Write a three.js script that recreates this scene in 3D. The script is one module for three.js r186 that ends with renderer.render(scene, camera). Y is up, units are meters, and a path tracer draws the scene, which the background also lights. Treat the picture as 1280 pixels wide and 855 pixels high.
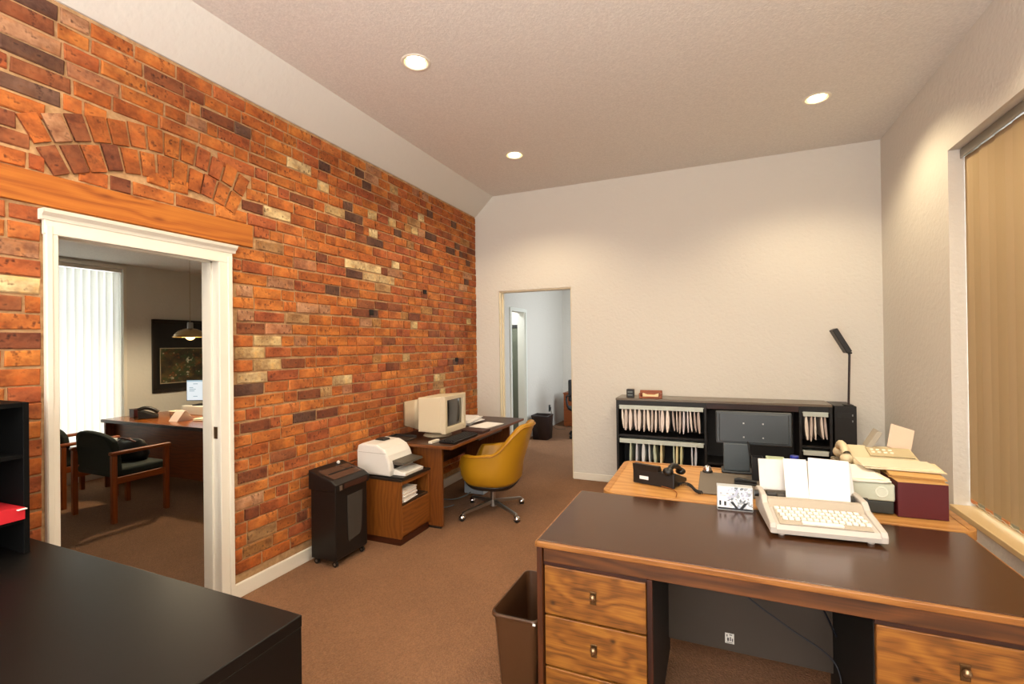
import * as THREE from 'three';
import { RoundedBoxGeometry } from 'three/addons/geometries/RoundedBoxGeometry.js';
import { mergeGeometries } from 'three/addons/utils/BufferGeometryUtils.js';
import { RectAreaLightUniformsLib } from 'three/addons/lights/RectAreaLightUniformsLib.js';
RectAreaLightUniformsLib.init();

// ---------------------------------------------------------------- camera, sky, daylight, exposure
// metres; x = 0 is the brick wall, z = 0 the wall with the doorway, y = 0 the carpet
const scene = new THREE.Scene();
const camera = new THREE.PerspectiveCamera(2 * Math.atan(427.5 / 596.2327) * 180 / Math.PI, 1280 / 855, 0.05, 60);
camera.position.set(2.6936, 1.5171, 5.2088);
camera.rotation.set(0.0049, 0.4036, -0.0123, 'YXZ');
const renderer = new THREE.WebGLRenderer();
renderer.toneMapping = THREE.LinearToneMapping;
renderer.toneMappingExposure = 0.93;
renderer.shadowMap.enabled = true;
scene.background = new THREE.Color(0.86, 0.93, 1.0);
scene.backgroundIntensity = 5;
const WARM = new THREE.Color(1.0, 0.81, 0.53), REAR_TINT = new THREE.Color(1.0, 0.985, 0.955);
const LAMP_CD = 5.6, FILL_UP_CD = 62;               // each recessed downlight, then the added ceiling fill lamp
const REAR_FILL = 5.5, HALL_DAY = 5.5;   // radiance of the added rear window fill and of the hall window
function areaLight(w, h, radiance, color, pos, look) {
  const l = new THREE.RectAreaLight(color, radiance, w, h);
  l.position.set(...pos); l.lookAt(...look); scene.add(l); return l;
}
areaLight(3.4, 2.6, REAR_FILL, REAR_TINT, [2.15, 1.6, 8.1], [2.15, 1.6, 0]);        // added unseen window light, filling the room from behind the camera
areaLight(1.4, 1.5, HALL_DAY, new THREE.Color(0.88, 0.95, 1.0), [2.08, 1.55, -2.2], [-1, 1.55, -2.2]);   // hall window

// ---------------------------------------------------------------- helpers
let seed = 20240;
const rnd = () => { seed = (seed + 0x6D2B79F5) | 0; let t = Math.imul(seed ^ (seed >>> 15), 1 | seed); t = (t + Math.imul(t ^ (t >>> 7), 61 | t)) ^ t; return ((t ^ (t >>> 14)) >>> 0) / 4294967296; };
const rr = (a, b) => a + (b - a) * rnd();
const pick = a => a[Math.floor(rnd() * a.length)];
const V3 = (x, y, z) => new THREE.Vector3(x, y, z);
const used = {};
function numbered(n) { const k = used[n] = (used[n] ?? -1) + 1; return k ? n + '_' + String(k).padStart(3, '0') : n; }
function uvBox(g, swap = false) {          // uv in metres from the dominant axis of each normal
  g = g.index ? g.toNonIndexed() : g;
  const p = g.attributes.position, n = g.attributes.normal, uv = new Float32Array(p.count * 2);
  for (let i = 0; i < p.count; i++) {
    const ax = Math.abs(n.getX(i)), ay = Math.abs(n.getY(i)), az = Math.abs(n.getZ(i));
    let a, b;
    if (ax >= ay && ax >= az) { a = p.getZ(i); b = p.getY(i); } else if (ay >= az) { a = p.getX(i); b = p.getZ(i); } else { a = p.getX(i); b = p.getY(i); }
    uv[2 * i] = swap ? b : a; uv[2 * i + 1] = swap ? a : b;
  }
  g.setAttribute('uv', new THREE.BufferAttribute(uv, 2));
  return g;
}
function bx(x0, x1, y0, y1, z0, z1, r = 0, swap = false) {
  const w = x1 - x0, h = y1 - y0, d = z1 - z0;
  const g = r > 0 ? new RoundedBoxGeometry(w, h, d, 2, Math.min(r, w / 2.02, h / 2.02, d / 2.02)) : new THREE.BoxGeometry(w, h, d);
  g.translate((x0 + x1) / 2, (y0 + y1) / 2, (z0 + z1) / 2);
  return uvBox(g, swap);
}
function cyl(r0, r1, h, x, y, z, seg = 20) { const g = new THREE.CylinderGeometry(r1, r0, h, seg); g.translate(x, y + h / 2, z); return g.toNonIndexed(); }
function rod(a, b, r, seg = 8) {           // straight bar between two points
  const d = V3(b[0] - a[0], b[1] - a[1], b[2] - a[2]), L = d.length(), g = new THREE.CylinderGeometry(r, r, L, seg);
  g.applyQuaternion(new THREE.Quaternion().setFromUnitVectors(V3(0, 1, 0), d.normalize()));
  g.translate((a[0] + b[0]) / 2, (a[1] + b[1]) / 2, (a[2] + b[2]) / 2); return g.toNonIndexed();
}
function tube(pts, r, seg = 40, rs = 7) { return new THREE.TubeGeometry(new THREE.CatmullRomCurve3(pts.map(p => V3(...p))), seg, r, rs).toNonIndexed(); }
function lathe(pts, seg = 28) { return new THREE.LatheGeometry(pts.map(p => new THREE.Vector2(p[0], p[1])), seg).toNonIndexed(); }
// polygon in the x-y plane pushed along z from z0 to z1
function prism(pts, z0, z1, bevel = 0, swap = false) {
  const s = new THREE.Shape(pts.map(p => new THREE.Vector2(p[0], p[1])));
  const g = new THREE.ExtrudeGeometry(s, { depth: z1 - z0 - 2 * bevel, bevelEnabled: bevel > 0, bevelThickness: bevel, bevelSize: bevel, bevelOffset: -bevel, bevelSegments: 2, curveSegments: 10 });
  g.translate(0, 0, z0 + bevel); return uvBox(g, swap);
}
// polygon given as (z, y), pushed along x from x0 to x1
function prismX(pts, x0, x1, bevel = 0, swap = false) {
  const g = prism(pts.map(p => [-p[0], p[1]]), x0, x1, bevel); g.rotateY(Math.PI / 2); return uvBox(g, swap);
}
// polygon given as (x, z), pushed up from y0 to y1
function prismY(pts, y0, y1, bevel = 0, swap = false) {
  const g = prism(pts.map(p => [p[0], -p[1]]), y0, y1, bevel); g.rotateX(-Math.PI / 2); return uvBox(g, swap);
}
// closed loops of equal length joined one to the next into a smooth skin
function skin(loops) {
  const n = loops[0].length, pos = [], idx = [];
  for (const l of loops) for (const p of l) pos.push(...p);
  for (let a = 0; a < loops.length - 1; a++) for (let k = 0; k < n; k++) { const q = (k + 1) % n, i = a * n + k, j = a * n + q; idx.push(i, i + n, j, j, i + n, j + n); }
  let g = new THREE.BufferGeometry(); g.setAttribute('position', new THREE.Float32BufferAttribute(pos, 3)); g.setIndex(idx); g.computeVertexNormals(); return uvBox(g);
}
function clean(g) { g = g.index ? g.toNonIndexed() : g; for (const k of Object.keys(g.attributes)) if (!['position', 'normal', 'uv', 'color'].includes(k)) g.deleteAttribute(k); return g; }
function mesh(name, gs, mat, parent = null) {
  gs = (Array.isArray(gs) ? gs : [gs]).map(clean);
  const m = new THREE.Mesh(gs.length > 1 ? mergeGeometries(gs) : gs[0], mat);
  m.name = name; m.castShadow = m.receiveShadow = true;
  if (parent) parent.add(m);
  return m;
}
function tag(o, label, category, group) { o.userData = { ...o.userData, label, category }; if (group) o.userData.group = group; return o; }
function thing(name, label, category, pos = [0, 0, 0], turn = 0, group) {
  const o = new THREE.Group(); o.name = numbered(name); o.position.set(...pos); o.rotation.y = turn; scene.add(o);
  return tag(o, label, category, group);
}
function solo(name, gs, mat, label, category, group) { const m = mesh(numbered(name), gs, mat, scene); return tag(m, label, category, group); }
function struct(name, gs, mat) { const m = mesh(name, gs, mat, scene); m.userData.kind = 'structure'; return m; }
function structGroup(name) { const o = new THREE.Group(); o.name = name; o.userData.kind = 'structure'; scene.add(o); return o; }
function copyOf(o, pos, turn, label, group) {
  const c = o.clone(); c.name = numbered(o.name.replace(/_\d{3}$/, '')); c.userData = { ...o.userData, label: label ?? o.userData.label };
  if (group) c.userData.group = group;
  c.position.set(...pos); c.rotation.set(0, turn, 0); scene.add(c); return c;
}

// ---------------------------------------------------------------- textures
function hash(x, y, s) { let h = Math.imul(x, 374761393) + Math.imul(y, 668265263) + Math.imul(s, 974711); h = Math.imul(h ^ (h >>> 13), 1274126177); return ((h ^ (h >>> 16)) >>> 0) / 4294967296; }
function vnoise(u, v, px, py, s) {         // tiles over u, v in 0..1 with px x py cells
  const x = u * px, y = v * py, xi = Math.floor(x), yi = Math.floor(y), fx = x - xi, fy = y - yi;
  const w = t => t * t * (3 - 2 * t), m = (a, n) => ((a % n) + n) % n;
  const a = hash(m(xi, px), m(yi, py), s), b = hash(m(xi + 1, px), m(yi, py), s), c = hash(m(xi, px), m(yi + 1, py), s), d = hash(m(xi + 1, px), m(yi + 1, py), s);
  return (a + (b - a) * w(fx)) * (1 - w(fy)) + (c + (d - c) * w(fx)) * w(fy);
}
function fbm(u, v, px, py, s, oct = 4) { let t = 0, a = 0.5, n = 0; for (let i = 0; i < oct; i++) { t += a * vnoise(u, v, px << i, py << i, s + i * 17); n += a; a *= 0.55; } return t / n; }
function tex(w, h, fn, metres = [1, 1], color = true) {   // fn(u, v) -> [r, g, b] 0..1 (sRGB values) or a grey number
  const d = new Uint8Array(w * h * 4);
  for (let j = 0; j < h; j++) for (let i = 0; i < w; i++) {
    let c = fn(i / w, j / h); if (!Array.isArray(c)) c = [c, c, c];
    const k = 4 * (j * w + i);
    for (let q = 0; q < 3; q++) d[k + q] = Math.max(0, Math.min(255, Math.round(c[q] * 255)));
    d[k + 3] = 255;
  }
  const t = new THREE.DataTexture(d, w, h); t.wrapS = t.wrapT = THREE.RepeatWrapping; t.magFilter = THREE.LinearFilter;
  t.minFilter = THREE.LinearMipmapLinearFilter; t.generateMipmaps = true;
  if (color) t.colorSpace = THREE.SRGBColorSpace;
  t.repeat.set(1 / metres[0], 1 / metres[1]); t.needsUpdate = true; return t;
}
const hex = h => [(h >> 16 & 255) / 255, (h >> 8 & 255) / 255, (h & 255) / 255];
const mixc = (a, b, t) => a.map((v, i) => v + (b[i] - v) * Math.max(0, Math.min(1, t)));
function canvasTex(w, h, draw) { const c = document.createElement('canvas'); c.width = w; c.height = h; draw(c.getContext('2d'), w, h); const t = new THREE.CanvasTexture(c); t.colorSpace = THREE.SRGBColorSpace; return t; }
// wood with its grain along u
function woodTex(s, lo, mid, hi, o = {}) {
  const L = hex(lo), Mi = hex(mid), H = hex(hi), { rings = 14, wav = 0.5, streak = 0.35, size = [0.9, 0.45], knots = 0, w = 512, h = 256 } = o;
  return tex(w, h, (u, v) => {
    const warp = fbm(u, v, 3, 4, s, 3) * wav;
    let k = v + warp;
    for (let q = 0; q < knots; q++) { const ku = hash(q, 3, s), kv = hash(q, 9, s); let du = Math.abs(u - ku), dv = Math.abs(v - kv); du = Math.min(du, 1 - du) * 3.2; dv = Math.min(dv, 1 - dv) * 1.6; k += 0.16 * Math.exp(-(du * du + dv * dv) * 26); }
    const ring = 0.5 + 0.5 * Math.sin(k * Math.PI * 2 * rings + 3 * vnoise(u, v, 4, 8, s + 5));
    const fine = fbm(u, v, 6, 96, s + 31, 3);
    let t = 0.55 * ring * streak * 2 + 0.45 * fine + 0.25 * (fbm(u, v, 3, 7, s + 77, 3) - 0.5);
    let c = t < 0.5 ? mixc(H, Mi, t * 2) : mixc(Mi, L, (t - 0.5) * 2);
    for (let q = 0; q < knots; q++) { const ku = hash(q, 3, s), kv = hash(q, 9, s); let du = Math.abs(u - ku), dv = Math.abs(v - kv); du = Math.min(du, 1 - du) * 5; dv = Math.min(dv, 1 - dv) * 3.5; c = mixc(c, L, 0.9 * Math.exp(-(du * du + dv * dv) * 120)); }
    return c;
  }, size);
}
const T = {};
T.carpet = tex(512, 512, (u, v) => { const f = vnoise(u, v, 170, 170, 3), g = vnoise(u, v, 256, 256, 8), b = fbm(u, v, 4, 4, 5, 4); const k = 0.66 + 0.34 * f + 0.22 * (g - 0.5) + 0.2 * (b - 0.5); return mixc([0.31, 0.215, 0.14], [0.59, 0.425, 0.30], k * 0.85); }, [0.95, 0.95]);
T.carpetBump = tex(256, 256, (u, v) => vnoise(u, v, 110, 110, 3) * 0.7 + vnoise(u, v, 60, 60, 9) * 0.3, [0.5, 0.5], false);
T.stucco = tex(512, 512, (u, v) => { const a = fbm(u, v, 56, 56, 11, 3), b = fbm(u, v, 14, 14, 21, 3); return 0.75 * a + 0.25 * b; }, [1.3, 1.3], false);
T.popcorn = tex(1024, 1024, (u, v) => { const a = vnoise(u, v, 190, 190, 41), b = vnoise(u, v, 410, 410, 42); return a * a * 0.5 + b * 0.5; }, [1.9, 1.9], false);
T.popcornColor = tex(1024, 1024, (u, v) => { const a = vnoise(u, v, 190, 190, 41), b = vnoise(u, v, 410, 410, 44); const k = 0.93 + 0.05 * a - 0.03 * b; return [k, k * 0.995, k * 0.985]; }, [1.9, 1.9]);
T.brickBump = tex(256, 256, (u, v) => 0.5 * fbm(u, v, 16, 16, 71, 4) + 0.5 * fbm(u, v, 40, 40, 72, 3), [0.5, 0.5], false);
T.brick = tex(512, 512, (u, v) => {     // grain, burnt patches, pits and lime bloom of old brick
  const a = fbm(u, v, 9, 13, 61, 5), b = fbm(u, v, 46, 46, 63, 3), p = fbm(u, v, 11, 15, 66, 4), q = fbm(u, v, 22, 30, 69, 3);
  let c = mixc([0.60, 0.50, 0.44], [1.0, 1.0, 1.0], -0.15 + 1.5 * a + 0.6 * (b - 0.5));
  c = mixc(c, [1.0, 0.88, 0.72], Math.max(0, q - 0.5) * 1.8);
  c = mixc(c, [0.40, 0.32, 0.28], Math.max(0, b - 0.64) * 3.4);
  return mixc(c, [1.0, 1.0, 1.0], Math.max(0, p - 0.6) * 3);
}, [0.9, 0.9]);
T.mortar = tex(256, 256, (u, v) => mixc(hex(0x99744e), hex(0xcca578), fbm(u, v, 20, 20, 91, 4) * 1.2 - 0.1), [0.5, 0.5]);
T.beam = woodTex(5, 0x8a4c14, 0xc07a2c, 0xd7953f, { rings: 5, wav: 0.35, size: [1.7, 0.35], knots: 5 });
T.oak = woodTex(9, 0xaf7a3a, 0xd0a060, 0xdeb476, { rings: 9, wav: 0.3, size: [1.4, 0.6] });
T.rustic = woodTex(13, 0x2e1a08, 0x774818, 0x9c6826, { rings: 3, wav: 1.1, size: [0.55, 0.30], knots: 7, streak: 0.30 });
T.walnut = woodTex(17, 0x2a1a0d, 0x523619, 0x704b26, { rings: 9, wav: 0.4, size: [1.3, 0.5] });
T.laminate = woodTex(19, 0x38220f, 0x4a2f19, 0x553720, { rings: 22, wav: 0.15, size: [1.6, 0.8], streak: 0.2 });
T.cabwood = woodTex(23, 0x6d3f17, 0x9a6228, 0xae7535, { rings: 12, wav: 0.25, size: [0.9, 0.4] });
T.oakEdge = woodTex(29, 0x6a4420, 0xa97840, 0xc0935a, { rings: 7, wav: 0.3, size: [1.0, 0.3] });

const M = {};
const std = (color, roughness = 0.6, o = {}) => new THREE.MeshStandardMaterial({ color, roughness, ...o });
const phys = (color, roughness, o) => new THREE.MeshPhysicalMaterial({ color, roughness, ...o });
M.wall = std(0xd8d4cb, 0.9, { bumpMap: T.stucco, bumpScale: 0.0036 });
M.reveal = std(0xd6d2ca, 0.85, { bumpMap: T.stucco, bumpScale: 0.002 });
M.ceiling = std(0xefece8, 0.95, { map: T.popcornColor, bumpMap: T.popcorn, bumpScale: 0.0011 });
M.carpet = std(0xffffff, 1, { map: T.carpet, bumpMap: T.carpetBump, bumpScale: 0.006 });
M.trim = std(0xe6e0d2, 0.45);
M.mortar = std(0xffffff, 0.95, { map: T.mortar, bumpMap: T.brickBump, bumpScale: 0.004 });
M.beam = std(0xdcc29a, 0.75, { map: T.beam, bumpMap: T.beam, bumpScale: 0.002 });
M.black = std(0x0d0d0e, 0.42);
M.blackMatte = std(0x131313, 0.75);
M.blackDesk = phys(0x0c0a09, 0.42, { specularIntensity: 0.6 });
M.chrome = std(0xd8d8d8, 0.18, { metalness: 1 });
M.steel = std(0xa7a7a3, 0.35, { metalness: 1 });
M.brass = std(0xb9934f, 0.3, { metalness: 1 });
M.antique = std(0x6a5236, 0.4, { metalness: 0.9 });
M.white = std(0xe9e6de, 0.5);
M.paper = std(0xf2efe8, 0.85);
M.glass = phys(0xffffff, 0.02, { transmission: 1, thickness: 0, ior: 1.5 });

// ---------------------------------------------------------------- the setting
const W = 4.0687, C = 3.306, TB = 3.082, SL = 0.237, ZR = 8.2;
const DZ0 = 3.228, DZ1 = 4.104;            // outer edges of the office door casing
const JZ0 = 3.300, JZ1 = 4.066, JH = 2.035; // clear opening of the office door
struct('floor', bx(-4.2, 4.4, -0.12, 0, -4.2, ZR + 0.2), M.carpet);

// ceiling with round cut-outs for the downlights
const LAMPS = [[0.975, 2.675], [0.966, 1.049], [3.404, 1.084], [3.404, 2.70], [0.975, 4.33], [3.404, 4.33]];
{
  const s = new THREE.Shape([[-0.3, -0.2], [W + 0.3, -0.2], [W + 0.3, ZR + 0.2], [-0.3, ZR + 0.2]].map(p => new THREE.Vector2(...p)));
  for (const [x, z] of LAMPS) { const h = new THREE.Path(); h.absarc(x, z, 0.074, 0, Math.PI * 2, true); s.holes.push(h); }
  const g = new THREE.ExtrudeGeometry(s, { depth: 0.14, bevelEnabled: false, curveSegments: 24 }); g.rotateX(Math.PI / 2); g.translate(0, C + 0.14, 0);
  struct('ceiling', uvBox(g), M.ceiling);
}
// plaster strip leaning from the head of the brickwork to the ceiling
struct('trim_1', prism([[-0.02, TB], [0.004, TB], [SL, C], [SL, C + 0.02], [-0.02, C + 0.02]], 0, ZR), M.reveal);

// wall with the doorway to the hall
const DL = 0.303, DR = 1.202, DT = 2.156, BT = 0.14;
struct('wall_back', [bx(-0.3, DL, 0, C, -BT, 0), bx(DL, DR, DT, C, -BT, 0), bx(DR, W + 0.3, 0, C, -BT, 0)], M.wall);
struct('baseboard_back', [bx(DR + 0.002, W, 0, 0.075, 0.0005, 0.014, 0.004), bx(0.012, DL, 0, 0.075, 0.0005, 0.014, 0.004)], M.trim);
struct('trim_2', [bx(DL + 0.0005, DL + 0.014, 0, DT - 0.015, -BT + 0.01, -0.02), bx(DL + 0.014, DL + 0.028, 0, DT - 0.015, -0.105, -0.07), bx(DL, DR, DT - 0.016, DT - 0.0005, -BT + 0.01, -0.02), bx(DR - 0.014, DR - 0.0005, 0, DT - 0.015, -BT + 0.01, -0.02)], std(0xe4d5b4, 0.5));

// window wall
const WZ0 = 1.3227, WZ1 = 3.62, WB = 0.467, WT = 2.716, WX = W + 0.118;
struct('wall_right', [bx(W, W + 0.3, 0, WB, -BT, ZR), bx(W, W + 0.3, WT, C, -BT, ZR), bx(W, W + 0.3, WB, WT, -BT, WZ0), bx(W, W + 0.3, WB, WT, WZ1, ZR)], M.wall);
struct('trim_3', bx(W - 0.022, WX, WB - 0.035, WB + 0.002, WZ0 + 0.001, WZ1 - 0.001, 0.006), std(0xd9bd8c, 0.4));
{
  const w = structGroup('window_1');
  const f = std(0xdfe3e2, 0.4);
  mesh('window_frame', [bx(WX, WX + 0.05, WB, WT, WZ0 + 0.0005, WZ0 + 0.035, 0.004), bx(WX, WX + 0.05, WB, WT, WZ1 - 0.035, WZ1 - 0.0005, 0.004), bx(WX, WX + 0.05, WT - 0.035, WT - 0.0005, WZ0 + 0.035, WZ1 - 0.035), bx(WX, WX + 0.05, WB + 0.003, WB + 0.035, WZ0 + 0.035, WZ1 - 0.035), bx(WX + 0.01, WX + 0.04, WB + 0.035, WT - 0.035, (WZ0 + WZ1) / 2 - 0.02, (WZ0 + WZ1) / 2 + 0.02)], f, w);
  mesh('window_pane', bx(WX + 0.03, WX + 0.034, WB + 0.03, WT - 0.03, WZ0 + 0.03, WZ1 - 0.03), M.glass, w);
}
// wall behind the camera; its glowing window is added as fill light
const RX0 = 0.4, RX1 = 3.9, RY0 = 0.25, RY1 = 2.95;
struct('wall_front', [bx(-0.3, RX0, 0, C, ZR, ZR + 0.2), bx(RX1, W + 0.3, 0, C, ZR, ZR + 0.2), bx(RX0, RX1, 0, RY0, ZR, ZR + 0.2), bx(RX0, RX1, RY1, C, ZR, ZR + 0.2)], M.wall);
{
  const w = structGroup('added_window_2');
  mesh('window_frame', [bx(RX0, RX0 + 0.05, RY0, RY1, ZR + 0.02, ZR + 0.08), bx(RX1 - 0.05, RX1, RY0, RY1, ZR + 0.02, ZR + 0.08), bx(RX0, RX1, RY1 - 0.05, RY1, ZR + 0.02, ZR + 0.08), bx(RX0, RX1, RY0, RY0 + 0.05, ZR + 0.02, ZR + 0.08), bx(2.17, 2.23, RY0, RY1, ZR + 0.02, ZR + 0.08)], M.trim, w);
  mesh('window_pane', bx(RX0 + 0.04, RX1 - 0.04, RY0 + 0.04, RY1 - 0.04, ZR + 0.05, ZR + 0.055), std(0xffffff, 0.3, { emissive: 0xfff8ee, emissiveIntensity: 1.0 }), w);
}
// office beyond the brick wall
const OX = -4.0, OC = 2.56, OWZ0 = 1.70, OWZ1 = 3.3, OWB = 0.35, OWT = 2.50;
struct('ceiling_office', bx(OX - 0.2, -0.16, OC, OC + 0.1, -0.2, 5.4), M.ceiling);
struct('wall_office_far', [bx(OX - 0.2, OX, 0, OC, -0.2, OWZ0), bx(OX - 0.2, OX, 0, OC, OWZ1, 5.4), bx(OX - 0.2, OX, 0, OWB, OWZ0, OWZ1), bx(OX - 0.2, OX, OWT, OC, OWZ0, OWZ1)], M.wall);
struct('wall_office_back', bx(OX, -0.16, 0, OC, -0.2, -0.06), M.wall);
struct('wall_office_front', bx(OX, -0.16, 0, OC, 5.2, 5.4), M.wall);
struct('trim_4', [bx(OX + 0.0005, OX + 0.02, OWB - 0.02, OWT + 0.03, OWZ0 - 0.035, OWZ0, 0.004), bx(OX + 0.0005, OX + 0.02, OWT, OWT + 0.035, OWZ0 - 0.035, OWZ1, 0.004)], M.trim);
{
  const w = structGroup('window_3');
  mesh('window_frame', [bx(OX - 0.12, OX - 0.07, OWB, OWT, OWZ0, OWZ0 + 0.04), bx(OX - 0.12, OX - 0.07, OWB, OWT, OWZ1 - 0.04, OWZ1), bx(OX - 0.12, OX - 0.07, OWT - 0.04, OWT, OWZ0, OWZ1), bx(OX - 0.12, OX - 0.07, OWB, OWB + 0.04, OWZ0, OWZ1)], M.trim, w);
  mesh('window_pane', bx(OX - 0.1, OX - 0.096, OWB + 0.03, OWT - 0.03, OWZ0 + 0.03, OWZ1 - 0.03), M.glass, w);
}
// hall beyond the doorway
const HX = -0.1, HZ = -3.9, HC = 2.62, HD0 = -1.86, HD1 = -1.30, HDT = 2.02;
struct('ceiling_hall', bx(-1.6, 2.3, HC, HC + 0.1, HZ - 0.1, -BT), M.ceiling);
struct('wall_hall_left', [bx(HX - 0.12, HX, 0, HC, HZ, HD0), bx(HX - 0.12, HX, 0, HC, HD1, -BT), bx(HX - 0.12, HX, HDT, HC, HD0, HD1)], M.wall);
struct('wall_hall_back', bx(-0.3, 2.3, 0, HC, HZ - 0.1, HZ), M.wall);
struct('wall_hall_right', [bx(2.15, 2.3, 0, HC, HZ, -3.0), bx(2.15, 2.3, 0, HC, -1.4, -BT), bx(2.15, 2.3, 0, 0.75, -3.0, -1.4), bx(2.15, 2.3, 2.35, HC, -3.0, -1.4)], M.wall);
{
  const w = structGroup('window_4');
  mesh('window_frame', [bx(2.15, 2.2, 0.75, 0.8, -3.0, -1.4), bx(2.15, 2.2, 2.3, 2.35, -3.0, -1.4), bx(2.15, 2.2, 0.8, 2.3, -3.0, -2.95), bx(2.15, 2.2, 0.8, 2.3, -1.45, -1.4)], M.trim, w);
  mesh('window_pane', bx(2.18, 2.184, 0.8, 2.3, -2.95, -1.45), std(0xffffff, 0.3, { emissive: 0xf2f8ff, emissiveIntensity: 1.0 }), w);
}
struct('trim_5', [bx(HX + 0.0005, HX + 0.018, 0, HDT + 0.05, HD0 - 0.055, HD0, 0.004), bx(HX + 0.0005, HX + 0.018, 0, HDT + 0.05, HD1, HD1 + 0.055, 0.004), bx(HX + 0.0005, HX + 0.018, HDT, HDT + 0.055, HD0, HD1, 0.004), bx(HX - 0.119, HX, 0, HDT, HD0 + 0.0005, HD0 + 0.02)], std(0xe3e5dc, 0.45));
// store room behind the hall's side door
struct('wall_store', [bx(-1.6, HX - 0.12, 0, HC, HD0 - 0.7, HD0 - 0.6), bx(-1.6, HX - 0.12, 0, HC, HD1 + 0.3, HD1 + 0.4), bx(-1.7, -1.6, 0, HC, HD0 - 0.7, HD1 + 0.4)], M.wall);

// casing of the office door
{
  const g = [
    bx(0.0, 0.024, 0, 2.06, DZ0 + 0.008, JZ0 + 0.012, 0.004), bx(0.022, 0.031, 0, 2.06, DZ0 + 0.004, DZ0 + 0.032, 0.004),
    bx(0.0, 0.024, 0, 2.06, JZ1 - 0.012, DZ1 - 0.004, 0.004), bx(0.022, 0.029, 0, 2.06, DZ1 - 0.028, DZ1 - 0.006, 0.003),
    bx(0.0, 0.026, JH - 0.012, 2.105, DZ0, DZ1, 0.004),
    prism([[0, 2.085], [0.03, 2.085], [0.034, 2.10], [0.05, 2.115], [0.054, 2.13], [0, 2.13]], DZ0 - 0.016, DZ1 + 0.012),
    bx(-0.15, 0.0, 0, JH + 0.012, JZ0 - 0.03, JZ0), bx(-0.15, 0.0, 0, JH + 0.012, JZ1, JZ1 + 0.026), bx(-0.15, 0.0, JH, JH + 0.03, JZ0, JZ1),
    bx(-0.09, -0.055, 0, JH, JZ0, JZ0 + 0.012), bx(-0.09, -0.055, 0, JH, JZ1 - 0.012, JZ1), bx(-0.09, -0.055, JH - 0.012, JH, JZ0, JZ1),
  ];
  const d = structGroup('door_1');
  mesh('casing', g, M.trim, d);
  mesh('strike_plate', bx(-0.05, -0.02, 0.98, 1.05, JZ0, JZ0 + 0.003), M.antique, d);
}
struct('baseboard_left', bx(0.002, 0.024, 0, 0.088, 0.016, DZ0 + 0.004, 0.004), M.trim);

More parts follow.
